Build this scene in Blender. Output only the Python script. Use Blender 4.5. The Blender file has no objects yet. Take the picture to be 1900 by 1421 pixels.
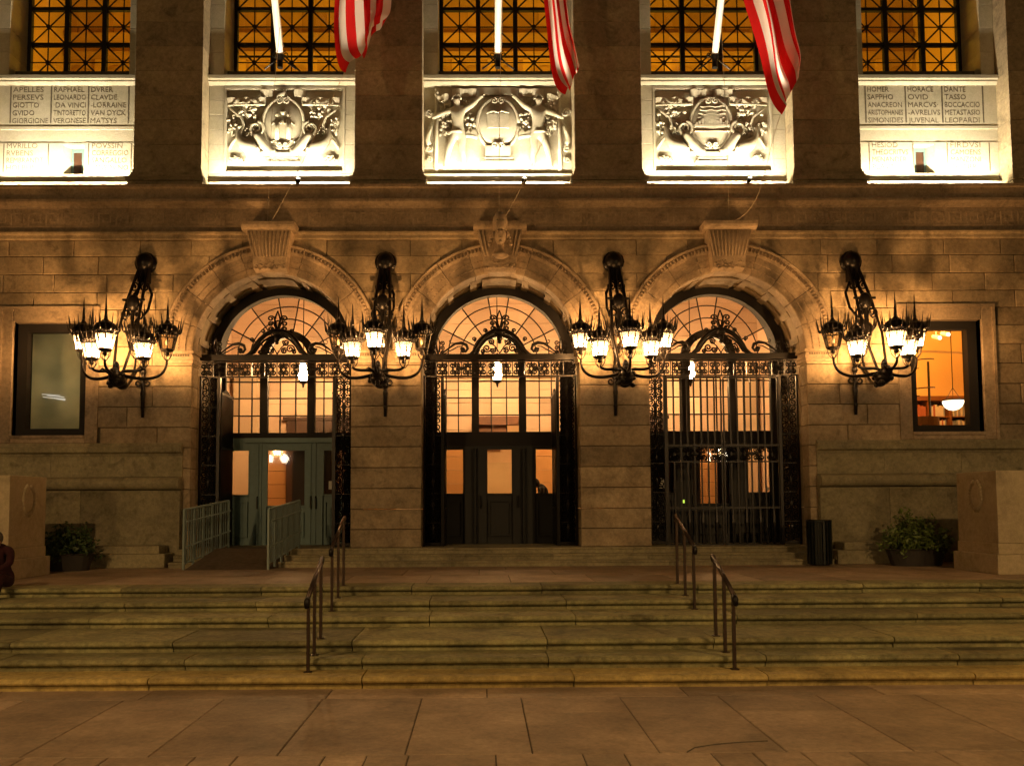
import bpy, bmesh, math, random
from mathutils import Vector, Matrix
random.seed(7)
PI = math.pi
scene = bpy.context.scene
col = scene.collection

# ------------------------------------------------------------------ camera
def set_camera():
    yaw, pitch, roll = math.radians(0.55), math.radians(3.5), math.radians(0.29)
    fw = Vector((math.sin(yaw)*math.cos(pitch), math.cos(yaw)*math.cos(pitch), math.sin(pitch)))
    rt = Vector((math.cos(yaw), -math.sin(yaw), 0)); up = rt.cross(fw)
    c, s = math.cos(roll), math.sin(roll)
    rt, up = c*rt - s*up, s*rt + c*up
    cd = bpy.data.cameras.new('camera'); co = bpy.data.objects.new('camera', cd); col.objects.link(co)
    m = Matrix.Identity(4)
    for i in range(3):
        m[i][0], m[i][1], m[i][2] = rt[i], up[i], -fw[i]
    m[0][3], m[1][3], m[2][3] = -0.46, -19.0, 1.30
    co.matrix_world = m
    cd.sensor_width = 36; cd.lens = 29.558; cd.shift_x = 0.0229; cd.shift_y = 0.0695
    cd.clip_end = 600
    scene.camera = co
set_camera()

# ------------------------------------------------------------------ night sky, exposure
w = bpy.data.worlds.new('World'); scene.world = w; w.use_nodes = True
nt = w.node_tree
sky = nt.nodes.new('ShaderNodeTexSky'); sky.sky_type = 'NISHITA'; sky.sun_disc = False
sky.sun_elevation = math.radians(1.0); sky.sun_rotation = math.radians(200)
bg = nt.nodes['Background']; bg.inputs['Strength'].default_value = 0.0015
nt.links.new(sky.outputs[0], bg.inputs['Color'])
scene.view_settings.view_transform = 'Standard'; scene.view_settings.look = 'None'
scene.view_settings.exposure = 0.0; scene.view_settings.gamma = 1.0
scene.view_settings.use_curve_mapping = False
cy = scene.cycles
cy.use_denoising = True; cy.use_adaptive_sampling = True; cy.adaptive_threshold = .02; cy.max_bounces = 6; cy.diffuse_bounces = 3; cy.glossy_bounces = 3
cy.transmission_bounces = 4; cy.transparent_max_bounces = 12; cy.sample_clamp_indirect = 4.0
cy.caustics_reflective = False; cy.caustics_refractive = False
try: cy.use_light_tree = True
except Exception: pass

FLAG_W = 1300.0
WARM = (1.0, 0.52, 0.19)      # lantern light
LAMP_W, FLOOD_W, PEND_W, HALL_W, STREET_W, GLOBE_W, ROOM_W, STAIR_W = 310.0, 265.0, 680.0, 900.0, 3200.0, 1600.0, 1100.0, 500.0

# ------------------------------------------------------------------ materials
MAT = {}
def newmat(name):
    m = bpy.data.materials.new(name); m.use_nodes = True
    return m, m.node_tree, m.node_tree.nodes['Principled BSDF']
def stone(name, c, var=0.25, rough=0.8, scale=1.0, bump=0.25, tint=None, grain=40.0, speck=.28, stain=.38):
    m, t, b = newmat(name)
    N, L = t.nodes.new, t.links.new
    tc = N('ShaderNodeTexCoord'); oi = N('ShaderNodeObjectInfo')
    n1 = N('ShaderNodeTexNoise'); n1.inputs['Scale'].default_value = 1.3*scale; n1.inputs['Detail'].default_value = 6
    n2 = N('ShaderNodeTexNoise'); n2.inputs['Scale'].default_value = grain*scale; n2.inputs['Detail'].default_value = 4
    L(tc.outputs['Object'], n1.inputs['Vector']); L(tc.outputs['Object'], n2.inputs['Vector'])
    r1 = N('ShaderNodeMapRange'); r1.inputs[1].default_value = .3; r1.inputs[2].default_value = .7
    r1.inputs[3].default_value = 1-var; r1.inputs[4].default_value = 1+var*.5
    L(n1.outputs['Fac'], r1.inputs[0])
    r2 = N('ShaderNodeMapRange'); r2.inputs[3].default_value = .78; r2.inputs[4].default_value = 1.2
    L(n2.outputs['Fac'], r2.inputs[0])
    r3 = N('ShaderNodeMapRange'); r3.inputs[3].default_value = 1-var*.8; r3.inputs[4].default_value = 1+var*.45
    L(oi.outputs['Random'], r3.inputs[0])
    m1 = N('ShaderNodeMath'); m1.operation = 'MULTIPLY'; L(r1.outputs[0], m1.inputs[0]); L(r2.outputs[0], m1.inputs[1])
    m2 = N('ShaderNodeMath'); m2.operation = 'MULTIPLY'; L(m1.outputs[0], m2.inputs[0]); L(r3.outputs[0], m2.inputs[1])
    mx = N('ShaderNodeMix'); mx.data_type = 'RGBA'; mx.inputs[6].default_value = (*c, 1)
    mx.inputs[7].default_value = (*(tint or (c[0]*.9, c[1]*.95, c[2]*.8)), 1)
    wn = N('ShaderNodeTexNoise'); wn.inputs['Scale'].default_value = 3.1*scale; L(tc.outputs['Object'], wn.inputs['Vector'])
    L(wn.outputs['Fac'], mx.inputs[0])
    # speckle a few centimetres across, and stains with a shape of their own
    ofs = N('ShaderNodeVectorMath'); ofs.operation = 'ADD'; sc_ = N('ShaderNodeVectorMath'); sc_.operation = 'SCALE'; sc_.inputs[0].default_value = (7.3, 3.1, 5.7)
    L(oi.outputs['Random'], sc_.inputs['Scale']); L(tc.outputs['Object'], ofs.inputs[0]); L(sc_.outputs[0], ofs.inputs[1])
    n3 = N('ShaderNodeTexNoise'); n3.inputs['Scale'].default_value = 11*scale; n3.inputs['Detail'].default_value = 8; n3.inputs['Roughness'].default_value = .75; L(ofs.outputs[0], n3.inputs['Vector'])
    r4 = N('ShaderNodeMapRange'); r4.inputs[1].default_value = .35; r4.inputs[2].default_value = .65; r4.inputs[3].default_value = 1-speck; r4.inputs[4].default_value = 1+speck*.7; L(n3.outputs['Fac'], r4.inputs[0])
    n4 = N('ShaderNodeTexNoise'); n4.inputs['Scale'].default_value = 2.3*scale; n4.inputs['Detail'].default_value = 9; n4.inputs['Roughness'].default_value = .7; n4.inputs['Distortion'].default_value = .6; L(ofs.outputs[0], n4.inputs['Vector'])
    r5 = N('ShaderNodeMapRange'); r5.inputs[1].default_value = .52; r5.inputs[2].default_value = .66; r5.inputs[3].default_value = 1; r5.inputs[4].default_value = 1-stain; L(n4.outputs['Fac'], r5.inputs[0])
    m3 = N('ShaderNodeMath'); m3.operation = 'MULTIPLY'; L(r4.outputs[0], m3.inputs[0]); L(r5.outputs[0], m3.inputs[1])
    m4 = N('ShaderNodeMath'); m4.operation = 'MULTIPLY'; L(m2.outputs[0], m4.inputs[0]); L(m3.outputs[0], m4.inputs[1]); m2 = m4
    vm = N('ShaderNodeVectorMath'); vm.operation = 'SCALE'; L(mx.outputs[2], vm.inputs[0]); L(m2.outputs[0], vm.inputs['Scale'])
    L(vm.outputs[0], b.inputs['Base Color'])
    b.inputs['Roughness'].default_value = rough
    bp = N('ShaderNodeBump'); bp.inputs['Strength'].default_value = bump; bp.inputs['Distance'].default_value = .01
    L(n2.outputs['Fac'], bp.inputs['Height']); L(bp.outputs[0], b.inputs['Normal'])
    MAT[name] = m; return m
def plain(name, c, rough=.5, metal=0.0, var=.15, scale=6.0, bump=0.0):
    m, t, b = newmat(name)
    N, L = t.nodes.new, t.links.new
    tc = N('ShaderNodeTexCoord'); n1 = N('ShaderNodeTexNoise'); n1.inputs['Scale'].default_value = scale; n1.inputs['Detail'].default_value = 5
    L(tc.outputs['Object'], n1.inputs['Vector'])
    r = N('ShaderNodeMapRange'); r.inputs[3].default_value = 1-var; r.inputs[4].default_value = 1+var; L(n1.outputs['Fac'], r.inputs[0])
    vm = N('ShaderNodeVectorMath'); vm.operation = 'SCALE'; vm.inputs[0].default_value = c; L(r.outputs[0], vm.inputs['Scale'])
    L(vm.outputs[0], b.inputs['Base Color']); b.inputs['Roughness'].default_value = rough; b.inputs['Metallic'].default_value = metal
    if bump:
        bp = N('ShaderNodeBump'); bp.inputs['Strength'].default_value = bump; bp.inputs['Distance'].default_value = .01
        L(n1.outputs['Fac'], bp.inputs['Height']); L(bp.outputs[0], b.inputs['Normal'])
    MAT[name] = m; return m
def emit(name, c, s):
    m, t, b = newmat(name); t.nodes.remove(b)
    e = t.nodes.new('ShaderNodeEmission'); e.inputs[0].default_value = (*c, 1); e.inputs[1].default_value = s
    t.links.new(e.outputs[0], t.nodes['Material Output'].inputs[0]); MAT[name] = m
def glass(name, tint=(1, 1, 1), trans=0.0, ior=1.45):
    m, t, b = newmat(name); t.nodes.remove(b)
    N, L = t.nodes.new, t.links.new
    tr = N('ShaderNodeBsdfTransparent'); oi = N('ShaderNodeObjectInfo'); rg = N('ShaderNodeMapRange'); rg.inputs[3].default_value = .80; L(oi.outputs['Random'], rg.inputs[0])
    vs_ = N('ShaderNodeVectorMath'); vs_.operation = 'SCALE'; vs_.inputs[0].default_value = tint; L(rg.outputs[0], vs_.inputs['Scale']); L(vs_.outputs[0], tr.inputs[0])
    gl = N('ShaderNodeBsdfGlossy'); gl.inputs['Roughness'].default_value = .03
    fr = N('ShaderNodeFresnel'); fr.inputs[0].default_value = ior
    mx = N('ShaderNodeMixShader'); L(fr.outputs[0], mx.inputs[0])
    if trans:
        ts = N('ShaderNodeBsdfTranslucent'); ts.inputs[0].default_value = (.62, .58, .52, 1)
        m2 = N('ShaderNodeMixShader'); m2.inputs[0].default_value = trans
        L(tr.outputs[0], m2.inputs[1]); L(ts.outputs[0], m2.inputs[2]); L(m2.outputs[0], mx.inputs[1])
    else: L(tr.outputs[0], mx.inputs[1])
    L(gl.outputs[0], mx.inputs[2]); L(mx.outputs[0], t.nodes['Material Output'].inputs[0]); MAT[name] = m

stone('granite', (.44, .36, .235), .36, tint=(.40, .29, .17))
stone('granite_fine', (.43, .34, .235), .2, tint=(.37, .27, .17))
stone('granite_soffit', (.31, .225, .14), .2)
stone('granite_pale', (.50, .44, .34), .10, bump=.15, speck=.08, stain=.12)
stone('granite_pier', (.40, .31, .20), .22)
stone('granite_base', (.36, .31, .20), .25)
stone('step_stone', (.345, .295, .13), .38, rough=.75, tint=(.25, .26, .12), grain=30, speck=.4, stain=.5)
stone('step_gold', (.47, .34, .10), .25, rough=.75, tint=(.38, .31, .12), grain=30, speck=.35, stain=.4)
stone('paving', (.41, .29, .185), .34, rough=.65, tint=(.31, .24, .155), grain=25, speck=.22, stain=.22)
stone('ramp_stone', (.11, .08, .055), .2)
stone('mortar', (.10, .08, .055), .15)
stone('pedestal_stone', (.50, .40, .27), .12, speck=.15, stain=.25)
stone('groove_grime_shade', (.15, .12, .085), .1)  # grime and the shade of cut grooves painted as one dark tone
plain('asphalt', (.05, .05, .05), .9)
plain('iron', (.012, .010, .009), .34, .5, .3, 30, .2)
plain('bronze_dark', (.02, .018, .014), .35, .6, .3, 20)
plain('teal_paint', (.12, .20, .20), .5, 0, .2, 9)
plain('door_dark', (.006, .007, .0065), .5, 0, .3, 9)
plain('dark_frame', (.009, .007, .006), .75)
plain('white_paint', (.8, .78, .74), .4, 0, .05)
plain('lamp_white', (.78, .77, .72), .35, 0, .03)
plain('rail_bronze', (.07, .048, .036), .34, .7, .2)
plain('rail_steel', (.32, .42, .40), .42, .25, .2)
plain('dark_can', (.012, .016, .014), .3, .2)
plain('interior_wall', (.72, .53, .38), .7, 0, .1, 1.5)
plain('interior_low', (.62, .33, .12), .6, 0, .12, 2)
plain('interior_trim', (.62, .48, .33), .7, 0, .1, 2)
plain('interior_floor', (.35, .25, .15), .4)
plain('wood', (.16, .06, .02), .45, 0, .3, 5)
plain('wood_dark', (.05, .022, .010), .5, 0, .3, 5)
plain('hall_wall', (.62, .42, .10), .8, 0, .12, 1.0)
plain('hall_trim', (.42, .26, .06), .8, 0, .2, 2.0)
plain('room_wall', (.75, .52, .24), .8, 0, .05, 1)
def cloth_mat(name, c):
    m, t, b = newmat(name); t.nodes.remove(b); N, L = t.nodes.new, t.links.new
    a = N('ShaderNodeBsdfTranslucent'); d = N('ShaderNodeBsdfDiffuse'); mx = N('ShaderNodeMixShader'); mx.inputs[0].default_value = .45
    a.inputs[0].default_value = (*c, 1); d.inputs[0].default_value = (*c, 1)
    L(a.outputs[0], mx.inputs[1]); L(d.outputs[0], mx.inputs[2]); L(mx.outputs[0], t.nodes['Material Output'].inputs[0]); MAT[name] = m
cloth_mat('red_cloth', (.56, .018, .016)); cloth_mat('white_cloth', (.76, .68, .58)); cloth_mat('blue_cloth', (.012, .02, .08))
plain('maroon_cloth', (.03, .004, .006), 1.0, 0, .7, 10, .5)
plain('dark_cloth', (.02, .017, .016), .85)
plain('grey_hair', (.10, .085, .07), .8)
plain('skin', (.35, .20, .13), .55)
plain('hair', (.02, .014, .01), .6)
plain('soil', (.03, .022, .015), .9)
plain('planter', (.035, .03, .025), .6)
plain('leaf', (.11, .16, .03), .5, 0, .6, 14)
plain('leaf_dark', (.045, .08, .02), .5, 0, .5, 14)
plain('twig', (.05, .035, .02), .8)
plain('book_pale', (.55, .5, .5), .7); plain('book_red', (.30, .09, .05), .7); plain('book_blue', (.2, .22, .3), .7)
plain('paper', (.7, .68, .6), .7)
plain('wire', (.45, .38, .27), .6)
emit('bulb', (1.0, .80, .56), 60.0)
emit('pendant_glow', (1.0, .57, .23), PEND_W)
emit('bowl_glow', (1.0, .80, .52), 6.0)
emit('flood_lens', (1.0, .86, .62), 10.0)
emit('globe_glow', (1.0, .90, .68), 45.0)
emit('streak_glow', (1.0, .92, .82), 1.2)  # imitates reflected streaks of passing lights
emit('green_dot', (.7, 1.0, .1), 1.0)
emit('spot_glow', (1.0, .9, .7), 8.0)
def blindmat():
    m, t, b = newmat('blind'); t.nodes.remove(b); N, L = t.nodes.new, t.links.new
    tc = N('ShaderNodeTexCoord'); n = N('ShaderNodeTexNoise'); n.inputs['Scale'].default_value = 1.4; L(tc.outputs['Object'], n.inputs['Vector'])
    cr = N('ShaderNodeValToRGB'); cr.color_ramp.elements[0].position = .35; cr.color_ramp.elements[1].position = .65
    cr.color_ramp.elements[0].color = (.32,.32,.26,1); cr.color_ramp.elements[1].color = (.48,.46,.37,1); L(n.outputs['Fac'], cr.inputs[0])
    a = N('ShaderNodeBsdfTranslucent'); d = N('ShaderNodeBsdfDiffuse'); mx = N('ShaderNodeMixShader'); L(cr.outputs[0], a.inputs[0]); L(cr.outputs[0], d.inputs[0])
    L(a.outputs[0], mx.inputs[1]); L(d.outputs[0], mx.inputs[2]); L(mx.outputs[0], t.nodes['Material Output'].inputs[0]); MAT['blind'] = m
blindmat()
glass('glass'); glass('lantern_glass', (1, .95, .85), .17); glass('blind_glass', (.95, .97, .95), 0, 1.6)

# ------------------------------------------------------------------ mesh builder
class MB:
    def __init__(s): s.v = []; s.f = []
    def add(s, vs, fs):
        o = len(s.v); s.v += [tuple(p) for p in vs]; s.f += [tuple(i+o for i in f) for f in fs]; return s
    def box(s, x0, x1, y0, y1, z0, z1):
        return s.add([(x0,y0,z0),(x1,y0,z0),(x1,y1,z0),(x0,y1,z0),(x0,y0,z1),(x1,y0,z1),(x1,y1,z1),(x0,y1,z1)],
            [(0,3,2,1),(4,5,6,7),(0,1,5,4),(1,2,6,5),(2,3,7,6),(3,0,4,7)])
    def cbox(s, x0, x1, y0, y1, z0, z1, b=.012):   # front (-Y) face chamfered
        return s.add([(x0,y1,z0),(x1,y1,z0),(x1,y1,z1),(x0,y1,z1),(x0,y0+b,z0),(x1,y0+b,z0),(x1,y0+b,z1),(x0,y0+b,z1),
            (x0+b,y0,z0+b),(x1-b,y0,z0+b),(x1-b,y0,z1-b),(x0+b,y0,z1-b)],
            [(3,2,1,0),(0,1,5,4),(1,2,6,5),(2,3,7,6),(3,0,4,7),(4,5,9,8),(5,6,10,9),(6,7,11,10),(7,4,8,11),(8,9,10,11)])
    def prism(s, poly, y0, y1):                    # polygon in XZ, counter-clockwise seen from -Y
        n = len(poly)
        vs = [(x,y0,z) for x,z in poly] + [(x,y1,z) for x,z in poly]
        return s.add(vs, [tuple(range(n)), tuple(range(2*n-1,n-1,-1))] + [((i+1)%n, i, i+n, (i+1)%n+n) for i in range(n)])
    def extrude_x(s, prof, x0, x1):                # profile (y,z)
        n = len(prof)
        vs = [(x0,y,z) for y,z in prof] + [(x1,y,z) for y,z in prof]
        return s.add(vs, [tuple(range(n-1,-1,-1)), tuple(range(n,2*n))] + [(i,(i+1)%n,(i+1)%n+n,i+n) for i in range(n)])
    def sweep(s, prof, cx, zc, a0, a1, n, caps=True):   # profile (r,y) swept round an arch
        k = len(prof); vs = []; fs = []
        for i in range(n+1):
            a = a0+(a1-a0)*i/n
            for r, y in prof: vs.append((cx+r*math.cos(a), y, zc+r*math.sin(a)))
        for i in range(n):
            for j in range(k):
                fs.append((i*k+j, i*k+(j+1)%k, (i+1)*k+(j+1)%k, (i+1)*k+j))
        if caps: fs += [tuple(range(k-1,-1,-1)), tuple(range(n*k, n*k+k))]
        return s.add(vs, fs)
    def tube(s, pts, r, n=6, cap=True):
        pts = [Vector(p) for p in pts]; m = len(pts); vs = []; fs = []
        rr = r if isinstance(r, (list, tuple)) else [r]*m
        prev = None
        for i, p in enumerate(pts):
            d = (pts[min(i+1,m-1)]-pts[max(i-1,0)])
            if d.length < 1e-9: d = Vector((0,0,1))
            d.normalize()
            if prev is None:
                a = Vector((0,1,0)) if abs(d.y) < .9 else Vector((1,0,0))
                u = d.cross(a).normalized()
            else:
                u = prev - d*prev.dot(d)
                u = u.normalized() if u.length > 1e-6 else d.cross(Vector((0,1,0.01))).normalized()
            prev = u; q = d.cross(u)
            for k in range(n):
                a = 2*PI*k/n
                vs.append(p+(u*math.cos(a)+q*math.sin(a))*rr[i])
        for i in range(m-1):
            for k in range(n):
                fs.append((i*n+k, i*n+(k+1)%n, (i+1)*n+(k+1)%n, (i+1)*n+k))
        if cap: fs += [tuple(range(n-1,-1,-1)), tuple(range((m-1)*n, m*n))]
        return s.add(vs, fs)
    def lathe(s, prof, c=(0,0,0), n=16, sx=1, sy=1):
        vs = []; fs = []; k = len(prof)
        for r, z in prof:
            for j in range(n):
                a = 2*PI*j/n; vs.append((c[0]+r*math.cos(a)*sx, c[1]+r*math.sin(a)*sy, c[2]+z))
        for i in range(k-1):
            for j in range(n):
                fs.append((i*n+j, i*n+(j+1)%n, (i+1)*n+(j+1)%n, (i+1)*n+j))
        return s.add(vs, fs)
    def ball(s, c, rx, ry=None, rz=None, n=10, m=6, rot=0):
        ry = rx if ry is None else ry; rz = rx if rz is None else rz
        vs = []; fs = []
        for i in range(m+1):
            t = PI*i/m
            for j in range(n):
                a = 2*PI*j/n
                x, y, z = rx*math.sin(t)*math.cos(a), ry*math.sin(t)*math.sin(a), rz*math.cos(t)
                if rot: x, z = x*math.cos(rot)-z*math.sin(rot), x*math.sin(rot)+z*math.cos(rot)
                vs.append((c[0]+x, c[1]+y, c[2]+z))
        for i in range(m):
            for j in range(n): fs.append((i*n+j, (i+1)*n+j, (i+1)*n+(j+1)%n, i*n+(j+1)%n))
        return s.add(vs, fs)
    def mesh(s, name, mat, smooth=False):
        used = sorted({i for f in s.f for i in f}); ix = {u: k for k, u in enumerate(used)}
        me = bpy.data.meshes.new(name); me.from_pydata([s.v[u] for u in used], [], [tuple(ix[i] for i in f) for f in s.f])
        if mat: me.materials.append(MAT[mat])
        if smooth: me.polygons.foreach_set('use_smooth', [True]*len(me.polygons))
        me.update(); return me
    def build(s, name, mat, parent=None, loc=None, smooth=False):
        return put(name, s.mesh(name, mat, smooth), parent, loc)
def put(name, me, parent=None, loc=None, rot=None, scale=None):
    o = bpy.data.objects.new(name, me); col.objects.link(o)
    if parent is not None: o.parent = parent
    if loc is not None: o.location = loc
    if rot is not None: o.rotation_euler = rot
    if scale is not None: o.scale = scale
    return o
def tag(o, label, cat=None, group=None, kind=None):
    o['label'] = label
    if cat: o['category'] = cat
    if group: o['group'] = group
    if kind: o['kind'] = kind
    return o
def empty(name, loc=(0,0,0), parent=None):
    o = bpy.data.objects.new(name, None); o.empty_display_size = .1; col.objects.link(o); o.location = loc
    if parent is not None: o.parent = parent
    return o
def light(kind, name, loc, power, color, parent=None, radius=.05, direction=None, **kw):
    l = bpy.data.lights.new(name, kind); l.energy = power; l.color = color
    if kind in ('POINT', 'SPOT'): l.shadow_soft_size = radius
    for k, v in kw.items(): setattr(l, k, v)
    o = bpy.data.objects.new(name, l); col.objects.link(o)
    if parent is not None: o.parent = parent
    o.location = loc
    if direction: o.rotation_euler = Vector(direction).to_track_quat('-Z', 'Y').to_euler()
    return o
def bez(p0, p1, p2, p3, n=10):
    p0, p1, p2, p3 = map(Vector, (p0, p1, p2, p3)); out = []
    for i in range(n+1):
        t = i/n; u = 1-t
        out.append(p0*u**3+p1*3*u*u*t+p2*3*u*t*t+p3*t**3)
    return out
def spiral(cx, cz, r, turns, a0, y=0, n=18, d=1, r_end=.12):
    return [(cx+rr*math.cos(a), y, cz+rr*math.sin(a)) for rr, a in
            ((r*(1-(1-r_end)*i/n), a0+d*2*PI*turns*i/n) for i in range(n+1))]

BLD = tag(empty('library_building'), 'granite library front with three arched doorways below lit carved panels', 'building')
ARCH = (-5.2, 0.0, 5.2)
ZC, RI, RO = 4.83, 1.80, 2.46
COURSE = [.37, .78, 1.23, 1.70, 2.17, 2.64, 3.10, 3.57, 4.03, 4.50, 4.95, 5.39, 5.80, 6.20, 6.61, 7.03, 7.40]

# ------------------------------------------------------------------ ground, pavement, steps, terrace
R6 = .14
def ground():
    g = MB().box(-150, 150, -160, 40, -1.6, -.95).build('ground', 'asphalt'); tag(g, 'dark street and ground around the library', kind='structure')
    pv = MB().box(-16, 16, -16.2, -8.9, -1.0, -.852).build('pavement', 'mortar'); tag(pv, 'warm lit stone pavement before the steps', kind='structure')
    def slab(x0, x1, y0, y1, z, mat='paving', nm='paving_slab', par=pv):
        g = .006; b = .006
        MB().add([(x0+g,y0+g,z-.05),(x1-g,y0+g,z-.05),(x1-g,y1-g,z-.05),(x0+g,y1-g,z-.05),
                  (x0+g,y0+g,z-b),(x1-g,y0+g,z-b),(x1-g,y1-g,z-b),(x0+g,y1-g,z-b),
                  (x0+g+b,y0+g+b,z),(x1-g-b,y0+g+b,z),(x1-g-b,y1-g-b,z),(x0+g+b,y1-g-b,z)],
                 [(0,1,5,4),(1,2,6,5),(2,3,7,6),(3,0,4,7),(4,5,9,8),(5,6,10,9),(6,7,11,10),(7,4,8,11),(8,9,10,11)]).build(nm, mat, par)
    P = 1.105; Z = -.84
    # border strip at the foot of the steps, long slabs, then a row of small pavers
    x = -16.0
    while x < 16:
        wd = random.uniform(1.7, 2.6); slab(x, min(x+wd, 16), -9.44, -8.9, Z+random.uniform(-.002, .002)); x += wd
    for i in range(-14, 14):
        x0 = i*P-.02
        if i in (-1, 0, 2, -6, 5):
            slab(x0, x0+P, -10.13, -9.44, Z); slab(x0, x0+P, -11.59, -10.13, Z+.001)
        else: slab(x0, x0+P, -11.59, -9.44, Z+random.uniform(-.002, .002))
    for r in range(2):
        x = -5.5-.2*r
        while x < 5.5:
            wd = random.choice((.36, .42, .36, .75)); slab(x, x+wd, -11.59-.72*(r+1), -11.59-.72*r, Z+random.uniform(-.002, .002)); x += wd
    x = -16
    for (a, b) in ((-16, -5.7), (5.5, 16)):
        x = a
        while x < b: slab(x, min(x+.8, b), -12.31, -11.59, Z); x += .8
    x = -16
    while x < 16: slab(x, x+1.3, -16.2, -13.03 if abs(x) < 5 else -12.31, Z-.001); x += 1.3
    MB().tube([(1.32,-11.58,Z+.001),(1.42,-11.45,Z+.001),(1.62,-11.36,Z+.001),(1.85,-11.30,Z+.001),(2.13,-11.26,Z+.001)], .007, 4).build('pavement_crack', 'mortar', pv)
    # steps: six rows of bull-nosed slabs
    st = MB().extrude_x([(-8.85,-.99),(-8.4,-.72),(-7.9,-.58),(-6.7,-.44),(-5.95,-.30),(-5.1,-.16),(-4.5,-.16),(-4.5,-.99)], -15.9, 15.9).build('entrance_steps', 'mortar')
    tag(st, 'six wide worn stone steps with rounded edges and a landing', kind='structure')
    rows = [(-8.95,-8.35),(-8.5,-7.85),(-8.0,-6.65),(-6.8,-5.9),(-6.05,-5.05),(-5.2,-4.6)]
    for i, (y0, y1) in enumerate(rows):
        z = -.84+i*R6
        x = -15.9+random.uniform(0, 1)
        xs = [-15.9]
        while x < 15.9:
            xs.append(x); x += random.uniform(1.9, 2.7)
        xs.append(15.9)
        for a, b in zip(xs, xs[1:]):
            if b-a < .05: continue
            dz = random.uniform(-.004, .004); dy = random.uniform(-.008, .008)
            pr = [(0,-.02),(0,.050),(.022,.054),(.022,.060),(-.030,.064),(-.050,.082),(-.055,.100),(-.045,.122),(-.018,.138),(.0,.14),(y1-y0,.14),(y1-y0,-.02)]
            MB().extrude_x([(y0+p+dy, z+q+dz) for p, q in pr], a+.007, b-.007).build('step_slab', 'step_gold' if i == 0 else 'step_stone', st)
    te = MB().box(-15.9, 15.9, -4.6, .3, -.9, -.012).build('terrace', 'mortar'); tag(te, 'stone terrace between the steps and the doors', kind='structure')
    ys = [-4.6, -3.1, -1.7, -.9]
    for j in range(3):
        x = -15.9-(.55 if j % 2 else 0)
        while x < 15.9:
            slab(max(x, -15.9), min(x+1.45, 15.9), ys[j], ys[j+1], random.uniform(-.002, .002), par=te); x += 1.45
    x = -15.9
    while x < 15.9: slab(x, min(x+1.45, 15.9), -.9, .3, -.001, par=te); x += 1.45
    # three shallow door steps
    ds = MB().box(-7.0, 7.0, -.3, 2.2, -.01, .24).build('door_steps', 'granite_base'); tag(ds, 'three shallow stone steps along the foot of the doors', kind='structure')
    for k, (y0, z1) in enumerate(((-.85, .12), (-.55, .245), (-.25, .37))):
        x = -7.15
        while x < 7.15:
            wd = random.uniform(1.6, 2.6); xe = min(x+wd, 7.15)
            if 7.15-xe < .5: xe = 7.15
            MB().extrude_x([(y0,z1-.13),(y0,z1-.05),(y0-.02,z1-.04),(y0-.025,z1-.015),(y0-.01,z1),(y0+(.36 if k < 2 else 2.3),z1),(y0+(.36 if k < 2 else 2.3),z1-.13)], x+.003, xe-.003).build('door_step_slab', 'granite_base', ds); x = xe
ground()

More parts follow.
